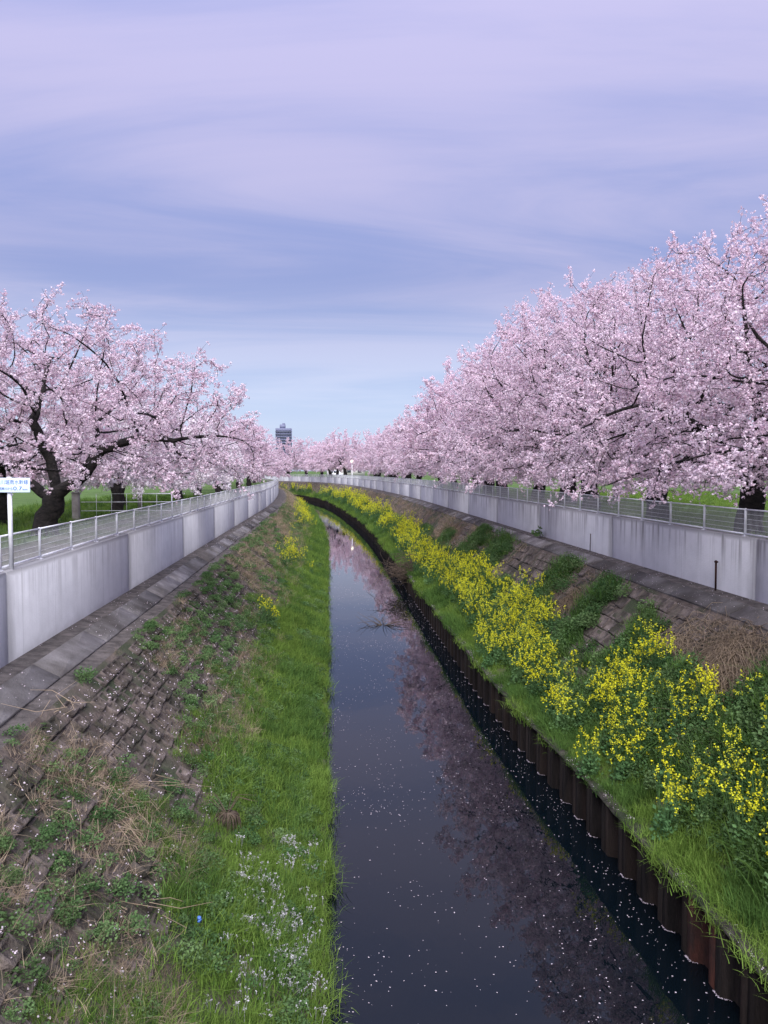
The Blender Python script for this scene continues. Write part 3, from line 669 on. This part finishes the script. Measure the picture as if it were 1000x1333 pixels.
# ================================================================== cherry trees
def grow_tree(seed, H, Rc, init, natt, zlo_in, zlo_out, ztop_edge, step=.26, infl=2.4, kill=.36, maxn=6500, tropism=0.0):
    r = np.random.default_rng(seed)
    pos = []; par = []
    for path in init:                       # list of polylines; the first point of later ones snaps to the nearest existing node
        prev = -1
        pts = [np.array(path[0], float)]
        for a, b in zip(path[:-1], path[1:]):
            a = np.array(a, float); b = np.array(b, float); k = max(1, int(np.linalg.norm(b - a) / step))
            for i in range(1, k + 1): pts.append(a + (b - a) * i / k + r.normal(0, .02, 3))
        if pos:
            prev = int(np.argmin(np.linalg.norm(np.array(pos) - pts[0], axis=1))); pts = pts[1:]
        for p in pts: pos.append(p); par.append(prev); prev = len(pos) - 1
    ph = r.uniform(0, 6.28, 4)
    u = np.sqrt(r.uniform(0.02, 1, natt * 2)); f = r.uniform(0, 6.28, natt * 2)
    Rf = Rc * (1 + .13 * np.sin(2 * f + ph[0]) + .10 * np.sin(3 * f + ph[1]) + .06 * np.sin(5 * f + ph[2]))
    top = ztop_edge + (H - ztop_edge) * (1 - u ** 2.4) ** .68 * (1 + .07 * np.sin(3 * u * 3 + 2 * f + ph[3])); lo = zlo_in + (zlo_out - zlo_in) * u ** 1.5
    w = r.uniform(0, 1, natt * 2); w = 1 - (1 - w) ** 1.25
    A = np.stack([u * Rf * np.cos(f), u * Rf * np.sin(f), lo + (top - lo) * w], -1)[:natt]
    pos = np.array(pos); par = list(par); kids = np.zeros(len(pos), int)
    D = np.linalg.norm(A[:, None] - pos[None], axis=2); ni = D.argmin(1); nd = D.min(1)
    for it in range(170):
        act = nd < (infl if it > 12 else 4.0)
        if not act.any() or len(pos) > maxn: break
        sd_ = np.zeros((len(pos), 3)); d = A[act] - pos[ni[act]]; d /= np.linalg.norm(d, axis=1, keepdims=True) + 1e-9; np.add.at(sd_, ni[act], d)
        src = np.unique(ni[act]); src = src[kids[src] < 3]
        if len(src) == 0: break
        dr = sd_[src] + r.normal(0, .22, (len(src), 3)); dr[:, 2] += tropism; dr /= np.linalg.norm(dr, axis=1, keepdims=True) + 1e-9
        newp = pos[src] + dr * step; kids[src] += 1; base = len(pos)
        pos = np.vstack([pos, newp]); par += list(src); kids = np.concatenate([kids, np.zeros(len(newp), int)])
        D = np.linalg.norm(A[:, None] - newp[None], axis=2); m = D.min(1); better = m < nd; ni[better] = base + D.argmin(1)[better]; nd = np.minimum(nd, m)
        keep = nd > kill; A, ni, nd = A[keep], ni[keep], nd[keep]
        if len(A) == 0: break
    return pos, np.array(par), r
def tree_meshes(key, seed, H, Rc, init, natt, zlo_in, zlo_out, ztop_edge, pomp, fl, fsize, trunk_r, mat, prad=.046, **kw):
    pos, par, r = grow_tree(seed, H, Rc, init, natt, zlo_in, zlo_out, ztop_edge, **kw)
    n = len(pos); tips = np.ones(n); tips[par[par >= 0]] = 0; cnt = tips.copy()
    for i in range(n - 1, 0, -1):
        if par[i] >= 0: cnt[par[i]] += cnt[i]
    p_ = math.log(trunk_r / .007) / math.log(max(cnt[0], 2)); rad = .007 * cnt ** p_
    z = pos[:, 2]; rad *= 1 + .28 * np.exp(-np.maximum(z, 0) / .35)
    # chains
    best = np.full(n, -1)
    for i in range(1, n):
        q = par[i]
        if q >= 0 and (best[q] < 0 or rad[i] > rad[best[q]]): best[q] = i
    mb = MB()
    for i in range(n):
        if par[i] >= 0 and best[par[i]] == i: continue
        ch = [i]
        while best[ch[-1]] >= 0: ch.append(best[ch[-1]])
        pts = pos[ch]; rr = rad[ch]
        if par[i] >= 0: pts = np.vstack([pos[par[i]], pts]); rr = np.r_[rr[0], rr]
        if len(pts) < 2: continue
        mb.tube(pts, rr, 10 if rr[0] > .2 else 7 if rr[0] > .08 else 5 if rr[0] > .03 else 3, False)
    # twigs
    thin = np.where((rad < .020) & (z > .8))[0]; cen = np.array([0, 0, H * .45])
    src = r.choice(thin, min(len(thin), 1500), replace=False); cand = [pos[thin], pos[thin] + r.normal(0, .05, (len(thin), 3))]
    for i in src:
        d = pos[i] - cen; d /= np.linalg.norm(d) + 1e-6; d = d * .8 + r.normal(0, .55, 3); d /= np.linalg.norm(d); L_ = r.uniform(.25, .65); m_ = pos[i] + d * L_ * .5 + r.normal(0, .03, 3); e_ = pos[i] + d * L_ + (0, 0, r.uniform(-.10, .08))
        mb.tube([pos[i], m_, e_], [.006, .005, .0025], 3, False); t = r.random(7)[:, None]
        cand.append(np.where(t < .5, pos[i] + (m_ - pos[i]) * t * 2, m_ + (e_ - m_) * (t * 2 - 1)))
    cand = np.vstack(cand); cand = cand[cand[:, 2] > .75]
    c = cand[r.integers(0, len(cand), pomp)] + r.normal(0, .065, (pomp, 3))
    d = r.normal(0, 1, (pomp, fl, 3)); d /= np.linalg.norm(d, axis=2, keepdims=True)
    ctr = c[:, None] + d * prad * r.uniform(.5, 1.15, (pomp, fl, 1))
    nrm = d + r.normal(0, .28, d.shape); nrm /= np.linalg.norm(nrm, axis=2, keepdims=True)
    u = np.cross(nrm, r.normal(0, 1, d.shape)); u /= np.linalg.norm(u, axis=2, keepdims=True) + 1e-9; v = np.cross(nrm, u); s = fsize * r.uniform(.7, 1.2, (pomp, fl, 1))
    V = np.stack([ctr - u * s, ctr - v * s * .9, ctr + u * s, ctr + v * s * .9], 2).reshape(-1, 3)
    Q = np.arange(len(V)).reshape(-1, 4)
    cm = mesh_np('crown_' + key, V, Q, [mat]); a = cm.attributes.new('tint', 'FLOAT', 'POINT')
    # buds and calyces make some clusters a deeper pink
    lf = np.sin(c[:, 0] * 1.9 + 1.3 * np.sin(c[:, 1] * 1.4)) * np.sin(c[:, 1] * 1.7 + c[:, 2] * 2.1); t = np.repeat(np.clip(r.beta(1.2, 3.2, pomp) + .16 * lf, 0, 1), fl * 4) + np.repeat(r.normal(0, .08, pomp * fl), 4); a.data.foreach_set('value', np.clip(t, 0, 1).astype(np.float32))
    return mb.mesh('trunk_' + key, M['bark'], True), cm
TV = {}
# west tree by the sign: leaning stem that forks low
TV['west'] = tree_meshes('west', 3, 7.2, 6.3, [[(0, 0, -.2), (.15, 0, .6), (.45, -.1, 1.35)], [(.45, -.1, 1.35), (1.3, -.3, 1.9), (1.75, -.2, 2.7), (1.6, 0, 3.6)], [(.45, -.1, 1.35), (.25, .1, 2.4), (-.1, -.3, 3.6), (.1, 0, 4.6)],
                     [(.3, 0, 1.1), (-.9, .6, 2.0), (-1.9, .6, 2.9)], [(1.75, -.2, 2.7), (2.9, -.5, 3.1), (3.9, -.6, 3.0)]], 2700, 2.3, 1.5, 3.0, 30000, 7, .024, .31, M['blossom'])
TV['east'] = tree_meshes('east', 11, 10.4, 6.2, [[(0, 0, -.2), (-.05, .05, .9), (-.15, 0, 2.0)], [(-.15, 0, 2.0), (-1.2, .4, 3.2), (-1.9, .3, 4.4)], [(-.15, 0, 2.0), (.3, -.2, 3.5), (.2, .2, 5.2)], [(-.1, 0, 1.7), (.9, -1.1, 2.7), (1.5, -1.9, 3.8)],
                     [(-1.2, .4, 3.2), (-2.6, -.4, 3.6), (-3.6, -.6, 3.3)]], 2700, 2.3, 1.15, 3.4, 34000, 7, .026, .40, M['blossom'])
TV['east_b'] = tree_meshes('east_b', 23, 10.0, 6.3, [[(0, 0, -.2), (.1, .05, .8), (.15, 0, 1.5)], [(.15, 0, 1.5), (.9, .5, 2.6), (1.6, 1.1, 3.9)], [(.15, 0, 1.5), (-.9, -.3, 2.7), (-2.2, -.4, 3.7), (-3.2, -.6, 4.0)], [(.15, 0, 1.5), (.1, -.6, 3.1), (-.3, -.4, 4.8)]],
                     2700, 2.3, .95, 3.2, 34000, 7, .026, .38, M['blossom'])
TV['far'] = tree_meshes('far', 31, 9.3, 5.2, [[(0, 0, -.2), (.1, .1, .9), (0, 0, 1.7)], [(0, 0, 1.7), (-1.1, .5, 3.0)], [(0, 0, 1.7), (.9, .4, 3.1)], [(0, 0, 1.7), (.1, -1.0, 3.0)]], 900, 2.7, 1.5, 3.0, 13000, 6, .045, .34, M['blossom'], prad=.09, kill=.6, step=.32)
TV['far_b'] = tree_meshes('far_b', 37, 8.6, 5.4, [[(0, 0, -.2), (-.2, .1, .8), (-.1, 0, 1.3)], [(-.1, 0, 1.3), (-1.4, .3, 2.5)], [(-.1, 0, 1.3), (1.0, .6, 2.6)], [(-.1, 0, 1.3), (.4, -1.0, 2.8)]], 900, 2.5, 1.4, 2.8, 13000, 6, .045, .34, M['blossom'], prad=.09, kill=.6, step=.32)
TV['far_c'] = tree_meshes('far_c', 53, 7.6, 5.9, [[(0, 0, -.2), (.3, .1, .8), (.5, 0, 1.5)], [(.5, 0, 1.5), (-.9, .3, 2.7)], [(.5, 0, 1.5), (1.7, .6, 2.4)], [(.4, 0, 1.3), (.3, 1.2, 2.8)]], 900, 2.2, 1.2, 2.6, 13000, 6, .045, .30, M['blossom'], prad=.09, kill=.6, step=.32)
TV['pale'] = tree_meshes('pale', 41, 5.4, 4.2, [[(0, 0, -.2), (.1, .1, .7), (0, 0, 1.1)], [(0, 0, 1.1), (-1.1, .3, 2.2)], [(0, 0, 1.1), (.9, .6, 2.2)], [(0, 0, 1.1), (.3, -1.0, 2.4)]], 900, 1.4, .9, 1.9, 14000, 4, .042, .24, M['blossom_white'], prad=.07, kill=.5, step=.28)

trng = random.Random(5)
def tree(key, x, y, sc_=1.0, rz=0.0, label=None, group=None, z=GZ, sz=1.0):
    e = empty('cherry_tree', (x, y, z), rz); e.scale = (sc_, sc_, sc_ * sz * trng.uniform(.92, 1.07)); tag(e, label, 'cherry tree', group)
    t, c = TV[key]; link('trunk', t, e); link('crown', c, e)
    return e
ORD = 'first second third fourth fifth sixth seventh eighth ninth'.split()
# west side
tree('west', -8.6, 24.0, 1.04, 0.0, 'old cherry tree with a leaning forked trunk beside the canal sign', 'cherry trees on the sign side', sz=.90)
tree('east_b', -11.6, 13.0, .72, 1.2, 'cherry tree whose top twigs show above the sign', 'cherry trees on the sign side')
tree('far_b', -11.6, 28.5, .75, 2.2, 'cherry tree with a dark trunk standing behind the sign post', 'cherry trees on the sign side')
for k, (s, o) in enumerate(((36, -9.6), (43, -11.2), (50, -9.4))):
    p = P(s, o); tree('pale', p[0], p[1], (1.0, 1.05, 1.0)[k], 1.7 * k + .4, ('low whitish cherry tree just behind the white pipe barrier', 'low whitish cherry tree set back behind the grey concrete pole', 'farthest of the low whitish cherry trees behind the barrier')[k], 'whitish cherry trees behind the barrier')
for k, s in enumerate((58, 67, 77, 88, 99, 110, 122, 135, 148)):
    p = P(s, -9.6 + .5 * math.sin(k * 2.1)); tree(('far', 'far_b', 'far_c')[(k * 2 + k // 3) % 3], p[0], p[1], .78 + .08 * math.sin(k * 1.7), 2.4 * k, ORD[k] + ' pink cherry tree past the whitish trees on the sign side', 'far cherry row on the sign side')
# east side
tree('east_b', 14.2, 11.0, .95, 3.0, 'towering cherry tree before the thick-trunked one, its trunk out of sight', 'cherry trees along the east fence')
tree('east', 13.6, 16.6, .97, 4.3, 'tall cherry tree whose limb leans in above the thick trunk', 'cherry trees along the east fence')
tree('east_b', 12.9, 22.6, .97, 0.0, 'cherry tree with a thick leaning trunk standing before the green field', 'cherry trees along the east fence')
tree('east', 13.0, 29.2, 1.0, 0.3, 'cherry tree with a straight dark trunk and blossom hanging over the fence', 'cherry trees along the east fence')
for k, s in enumerate((36.8, 42.0, 47.3, 54.5, 59.6, 67)):
    p = P(s, 13.0 + .4 * math.sin(k * 1.3)); tree(('east_b', 'east', 'east_b', 'far', 'east', 'far')[k], p[0], p[1], 1.04 + .05 * math.sin(k * 2.2) + (.12 if k in (3, 5) else 0), 1.9 * k + 2.5, ORD[k] + ' cherry tree past the straight-trunked one along the east fence', 'cherry row along the straight east fence')
for k, s in enumerate(np.r_[np.arange(75, 150, 8.5), np.arange(152, 300, 9.0)]):
    p = P(s, 13.6 + .8 * math.sin(k * 1.3) + (4.5 if 150 < s < 180 else 0)); tree(('far', 'far_b', 'far_c')[(k * 2 + k // 3) % 3], p[0], p[1], 1.08 + .08 * math.sin(k * 2.2) + (.22 if s > 180 else 0), 1.9 * k, 'distant cherry tree in the row curving round the canal bend', 'distant cherry trees round the bend')

# ================================================================== sign on the west wall
def text_mesh(body, size, mat, name):
    cu = bpy.data.curves.new(name, 'FONT'); cu.body = body; cu.size = size; cu.align_x = 'LEFT'; cu.align_y = 'CENTER'; cu.extrude = .001
    t = bpy.data.objects.new(name, cu); sc.collection.objects.link(t); bpy.context.view_layer.update()
    me = bpy.data.meshes.new_from_object(t.evaluated_get(bpy.context.evaluated_depsgraph_get())); bpy.data.objects.remove(t); me.materials.clear(); me.materials.append(mat)
    w = [v.co.x for v in me.vertices]; return me, (min(w), max(w)) if w else (0, 1)
M['sign'] = mat_flat('sign_face', (0.62, 0.74, 0.86), .4, noise=.04); M['ink'] = mat_flat('sign_ink', (0.03, 0.12, 0.42), .5, noise=.03)
SX, SY = -5.95, 14.95
sg = empty('canal_sign', (SX, SY, TOPL)); tag(sg, 'white post with a small pale blue name board on the canal wall', 'sign')
mb = MB(); mb.tube([(0, 0, -.02), (0, 0, 1.75)], .042, 10); link('post', mb.mesh('sign_post', M['white'], True), sg)
mb = MB(); mb.bbox(-.235, .40, -.30 + .30 - .075, -.05, 0, .27, .006); bd = link('board', mb.mesh('sign_board', M['sign']), sg, (0, 0, 1.46))
for body, sz_, tx, tz, tw in (('砂川堀雨水幹線', .1, -.215, .185, .585), ('新河岸川から', .06, -.215, .065, .30), ('0.7', .1, .10, .07, .16), ('km', .05, .27, .055, .085)):
    me, (a, b) = text_mesh(body, sz_, M['ink'], 'lettering'); k = tw / max(b - a, 1e-3)
    q = link('lettering', me, bd, (tx - a * k, -.0775, tz), (R(90), 0, 0)); q.scale = (k, 1.0, 1)

# ================================================================== pipe barrier across the west towpath
br = empty('pipe_barrier', (-6.2, 31.4, GZ)); tag(br, 'white pipe barrier with thin uprights across the towpath', 'barrier')
W = 3.55
mb = MB(); mb.tube([(0, 0, 0), (0, 0, .98), (-.04, 0, 1.03), (-W, 0, 1.03)], .024, 6); link('frame', mb.mesh('frame', M['white'], True), br)
for z in (.35, .70):
    mb = MB(); mb.tube([(0, .005, z), (-W, .005, z)], .016, 6); link('rail', mb.mesh('rail', M['white'], True), br)
for k in range(1, 6):
    mb = MB(); mb.tube([(-W * k / 6, 0, .05), (-W * k / 6, 0, 1.02)], .010, 5); link('upright', mb.mesh('upright', M['white']), br)
gp = empty('gate_post', (-9.95, 31.4, GZ)); tag(gp, 'square concrete gate post at the end of the pipe barrier', 'post')
mb = MB(); mb.bbox(-.13, .13, -.13, .13, -.1, 1.05, .02); link('pillar', mb.mesh('pillar', M['concrete']), gp)
mb = MB(); mb.bbox(-.15, .15, -.15, .15, 1.05, 1.11, .02); link('cap', mb.mesh('cap', M['concrete']), gp)
mb = MB(); mb.tube([(0, 0, -.1), (0, 0, 2.1), (0, 0, 2.13)], [.11, .085, .05], 10); mb.box(-.02, .02, -.12, .12, 1.7, 1.75)
tag(link('concrete_pole', mb.mesh('concrete_pole', M['concrete'], True), loc=(-8.9, 37.5, GZ)), 'slim grey concrete pole among the whitish blossom', 'pole')

# ================================================================== street lamp at the bend
lp = P(166, 10.6, GZ); sl = empty('street_lamp', tuple(lp)); tag(sl, 'park lamp with a round glowing globe on a white pole at the bend', 'street lamp')
mb = MB(); mb.tube([(0, 0, 0), (0, 0, .4), (0, 0, .42), (0, 0, 3.7)], [.12, .12, .075, .06], 10); link('pole', mb.mesh('lamp_pole', M['white'], True), sl)
mb = MB(); th = np.linspace(-1.4, 1.57, 9); mb.tube([(0, 0, 4.0 + .3 * math.sin(t)) for t in th], [max(.02, .3 * math.cos(t)) for t in th], 16)
gm, gn, gl, gpn = new_mat('lamp_globe'); gpn.inputs['Base Color'].default_value = (.8, .76, .68, 1); gpn.inputs['Emission Color'].default_value = (1, .86, .62, 1); gpn.inputs['Emission Strength'].default_value = .7
link('globe', mb.mesh('lamp_globe', gm, True), sl)
mb = MB(); mb.tube([(0, 0, 3.66), (0, 0, 3.74)], [.1, .16], 12); link('collar', mb.mesh('lamp_collar', M['white']), sl)

# ================================================================== tower block far behind the trees
M['tower'] = mat_flat('tower_wall', (0.17, 0.18, 0.27), .8); M['tower_win'] = mat_flat('tower_window', (0.145, 0.155, 0.235), .6); M['tower_slab'] = mat_flat('tower_balcony', (0.19, 0.20, 0.295), .8)  # distance haze painted into all three colours: bluish, windows and balconies near the wall tone
tx, ty = -45.0, 820.0
tw = empty('tower_block', (tx, ty, GZ)); tw.scale = (.9, .9, .94); tag(tw, 'grey apartment tower rising behind the cherry trees at the bend', 'building')
mb = MB(); mb.box(-9.2, 9.2, 0, 16, 0, 50); link('wall', mb.mesh('tower_body', M['tower']), tw)
mb = MB(); mb.box(-4.5, 2.0, 4, 11, 50, 54.5); mb.box(-1.5, 1.5, 5, 9, 54.5, 56); link('roof_house', mb.mesh('roof_house', M['tower_slab']), tw)
mb = MB(); mb.box(-1.5, 1.5, -.15, .15, -.85, .85); wme = mb.mesh('tower_window', M['tower_win'])
mb = MB(); mb.box(-9.4, 9.4, -1.2, 0, -.5, .5); sme = mb.mesh('balcony', M['tower_slab'])
for f in range(6, 16):
    z = 3.2 * f
    for k in range(5): link('window', wme, tw, (-7.2 + 3.6 * k, -.05, z))
    link('balcony', sme, tw, (0, -.05, z - 1.5))

# ================================================================== low buildings and a van seen between the trunks at the bend
M['house_wall'] = mat_flat('house_wall', (.52, .50, .47), .85); M['roof'] = mat_noise('roof_tile', (.11, .11, .13), (.20, .20, .23), 3, .7); M['glass'] = mat_flat('window_glass', (.05, .06, .08), .15)
def house(x, y, w, d, h, rz, label, roofm):
    e = empty('house', (x, y, GZ), rz); tag(e, label, 'house', 'houses beyond the bend')
    mb = MB(); mb.box(-w / 2, w / 2, -d / 2, d / 2, 0, h); link('wall', mb.mesh('house_wall', M['house_wall']), e)
    mb = MB(); q = .5; V = [(-w / 2 - q, -d / 2 - q, h), (w / 2 + q, -d / 2 - q, h), (w / 2 + q, d / 2 + q, h), (-w / 2 - q, d / 2 + q, h), (-w / 2 + 1.5, 0, h + 2.1), (w / 2 - 1.5, 0, h + 2.1)]
    mb.add(V, [(0, 1, 5, 4), (2, 3, 4, 5), (3, 2, 1, 0)], [(1, 2, 5), (3, 0, 4)]); link('roof', mb.mesh('house_roof', roofm), e)
    for k in range(3):
        mb = MB(); mb.box(-.7, .7, -.06, .06, -.6, .6); link('window', mb.mesh('house_window', M['glass']), e, (-w / 3 + k * w / 3, -d / 2, h * .6))
house(8, 290, 12, 8, 3.2, .1, 'low house with a grey hipped roof behind the canal bend', M['roof'])
house(22, 300, 10, 8, 5.2, -.2, 'two-storey house with a grey hipped roof behind the canal bend', M['roof'])
house(-62, 330, 13, 9, 5.0, .3, 'pale house behind the trees on the outer side of the bend', M['roof'])
vn = empty('parked_van', (2.6, 236, GZ), R(8)); tag(vn, 'white box van parked beyond the fence at the bend', 'van')
mb = MB(); V = [(-2.4, 0, .45), (2.4, 0, .45), (2.4, 0, 1.2), (1.7, 0, 1.35), (1.1, 0, 2.15), (-2.3, 0, 2.2), (-2.4, 0, 1.3)]
V2 = [(x, -.9, z) for x, _, z in V] + [(x, .9, z) for x, _, z in V]; n = 7
mb.add(V2, [(i, (i + 1) % n, n + (i + 1) % n, n + i) for i in range(n)], [(0, i + 1, i) for i in range(1, 6)] + [(n, n + i, n + i + 1) for i in range(1, 6)]); link('body', mb.mesh('van_body', M['white']), vn)
for x0, x1 in ((-2.0, -.7), (-.5, .9)):
    mb = MB(); mb.box(x0, x1, -.93, -.88, 1.35, 1.95); link('window', mb.mesh('van_window', M['glass']), vn)
M['tyre'] = mat_flat('tyre', (.02, .02, .02), .8)
for x in (-1.5, 1.5):
    for y in (-.85, .85):
        mb = MB(); mb.tube([(0, -.1, 0), (0, .1, 0)], .36, 14); link('wheel', mb.mesh('wheel', M['tyre']), vn, (x, y, .36))

# ================================================================== small things on the banks
def sticks(name, loc, n, L0, L1, spread, mat, seed, rad=.006, flat=.35, up=0.0, bend=.15):
    r = np.random.default_rng(seed); mb = MB()
    for _ in range(n):
        b = r.normal(0, 1, 3) * spread; b[2] = abs(b[2]); d = r.normal(0, 1, 3) * (1, 1, flat); d[2] += up; d /= np.linalg.norm(d); L_ = r.uniform(L0, L1); m_ = b + d * L_ * .5 + r.normal(0, bend * L_, 3) * (1, 1, .6); e_ = b + d * L_ + r.normal(0, bend * L_, 3) * (1, 1, .5)
        mb.tube([b, m_, e_], [rad, rad * .85, rad * .4], 4, False)
    return link(name, mb.mesh(name, mat), loc=loc)
def heap(name, s, o, n, L0, L1, sx, sy, h, mat, seed, label, cat, rad=.0075, group=None):
    """straw heap: arching stalks over a mound, combed down the slope"""
    r = np.random.default_rng(seed); mb = MB(); z0 = float(zR(o) if o > 0 else zL(o)); dn = -1.0 if o > 0 else 1.0
    for _ in range(n):
        b = np.array([r.normal(0, sx), r.normal(0, sy), 0]); oo = o + b[0]; g = float(zR(oo) if o > 0 else zL(oo)) - z0; b[2] = g + h * r.uniform(.1, 1) * math.exp(-(b[0] / sx) ** 2 * .4 - (b[1] / sy) ** 2 * .4)
        d = np.array([dn * r.uniform(-.2, 1.0), r.normal(0, .7), 0]); L_ = r.uniform(L0, L1); e_ = b + d * L_; e_[2] = float(zR(o + e_[0]) if o > 0 else zL(o + e_[0])) - z0 + r.uniform(.02, .1); m_ = (b + e_) / 2 + (0, 0, r.uniform(.02, .16)) + r.normal(0, .04, 3)
        mb.tube([b, m_, e_], [rad, rad, rad * .5], 3, False)
    x = P(s, o, z0); return tag(link(name, mb.mesh(name, mat), loc=tuple(x)), label, cat, group)
heap('straw_heap', 15.2, 8.2, 1700, .25, .85, .34, .5, .42, M['straw'], 1, 'big heap of withered straw draped over the east slope', 'straw')
heap('straw_heap', 24.4, 7.9, 260, .3, .8, .35, .3, .25, M['straw'], 2, 'small tangle of straw between two mugwort strips', 'straw')
heap('straw_heap', 17.2, 8.1, 300, .4, .9, .4, .35, .15, M['straw'], 3, 'flattened straw on bare blocks beside the big straw heap', 'straw')
heap('straw_heap', 50, 8.1, 500, .5, 1.2, .4, 2.2, .35, M['straw'], 4, 'long bank of withered straw high on the slope towards the bend', 'straw', rad=.012)
heap('straw_heap', 15.6, -2.7, 160, .3, .8, .3, .35, .15, M['straw'], 5, 'pale straw lying on the blocks of the west slope', 'straw', rad=.0042)
heap('straw_heap', 11.4, -3.3, 110, .4, 1.0, .35, .45, .15, M['straw'], 6, 'loose straw stalks beside dark weeds low on the west slope', 'straw', rad=.0042)
# dead tussock on the berm
r = np.random.default_rng(9); mb = MB()
for _ in range(130):
    a = r.uniform(0, 6.28); b = np.array([math.cos(a) * .06, math.sin(a) * .06, .30]); e_ = b + (math.cos(a) * r.uniform(.08, .2), math.sin(a) * r.uniform(.08, .2), -r.uniform(.2, .34)); mb.tube([b, (b + e_) / 2 + (math.cos(a) * .05, math.sin(a) * .05, .06), e_], [.006, .006, .003], 3, False)
for _ in range(9):
    a = r.uniform(0, 6.28); L_ = r.uniform(.4, .9); mb.tube([(0, 0, .25), (math.cos(a) * L_ * .4, math.sin(a) * L_ * .4, .55), (math.cos(a) * L_, math.sin(a) * L_, .45)], [.007, .006, .003], 4, False)
tag(link('dead_tussock', mb.mesh('dead_tussock', M['twig']), loc=tuple(P(13.3, -1.75, float(zL(-1.75))))), 'withered brown tussock with long bent stalks in the west grass', 'tussock')
for k, (s, o, n, L0, L1, lab) in enumerate(((9.9, -2.3, 9, .5, 1.1, 'bundle of pale broken reed stalks lying near the wildflowers'), (13.0, -4.4, 8, .5, 1.2, 'bleached dry stalks lying below the coping of the west slope'), (12.6, -2.9, 9, .6, 1.3, 'thin dry canes lying across the west blocks'))):
    tag(sticks('dry_stalks', tuple(P(s, o, float(zL(o)) + .12)), n, L0, L1, .12, M['straw'], 70 + k, .006, .3), lab, 'stalks')
# drift of brushwood caught on the piling, and a snag in the water
tag(sticks('brushwood_heap', tuple(P(47.5, 5.15, .75)), 380, .4, 1.5, .55, M['twig'], 5, .012, .5), 'brown brushwood tangle hanging over the sheet piling', 'brushwood')
mb = MB(); r = np.random.default_rng(4)
for _ in range(26):
    a = r.uniform(0, 6.28); L_ = r.uniform(.5, 1.5); d = np.array([math.cos(a), math.sin(a), r.uniform(.0, .35)]); e_ = d * L_; mb.tube([(0, 0, -.05), e_ * .5 + r.normal(0, .08, 3), e_ + r.normal(0, .1, 3)], [.014, .010, .004], 4, False)
tag(link('snag_branch', mb.mesh('snag_branch', M['twig']), loc=tuple(P(36.5, 2.7, .0))), 'bare twiggy branch stuck up out of the water', 'branch')
# iron stake against the east wall, and a thinner rod
mb = MB(); mb.tube([(0, 0, -.1), (0, .01, .74), (0, .01, .76)], [.026, .026, .016], 8); mb.box(-.035, .035, -.035, .035, .70, .74)
tag(link('iron_stake', mb.mesh('iron_stake', M['rust'], True), loc=tuple(P(18.6, 9.80, 4.39))), 'rusty iron stake standing against the streaked concrete wall', 'stake')
mb = MB(); mb.tube([(0, 0, -.1), (.01, 0, .66), (.012, 0, .67)], [.014, .014, .008], 6)
tag(link('thin_rod', mb.mesh('thin_rod', M['twig'], True), loc=tuple(P(28.0, 9.84, 4.39))), 'thin dark rod at the foot of the streaked wall', 'rod')
mb = leafy(60, .2, .5, .16, 77); tag(link('wall_weed', mb.mesh('wall_weed', M['herb']), loc=tuple(P(34.2, 9.6, 4.36))), 'small weed sprouting at the foot of the streaked wall', 'weed')
# crumpled blue litter
r = np.random.default_rng(2); th = np.linspace(-1.4, 1.4, 6); mb = MB(); mb.tube([(r.normal(0, .008), r.normal(0, .008), .04 + .04 * math.sin(t)) for t in th], [.028 * math.cos(t) * r.uniform(.7, 1.2) + .004 for t in th], 9)
tag(link('litter_scrap', mb.mesh('litter_scrap', mat_flat('blue_plastic', (.10, .22, .60), .4)), loc=tuple(P(10.3, -1.75, float(zL(-1.75)) + .12))), 'crumpled scrap of blue plastic lying in the grass', 'litter')
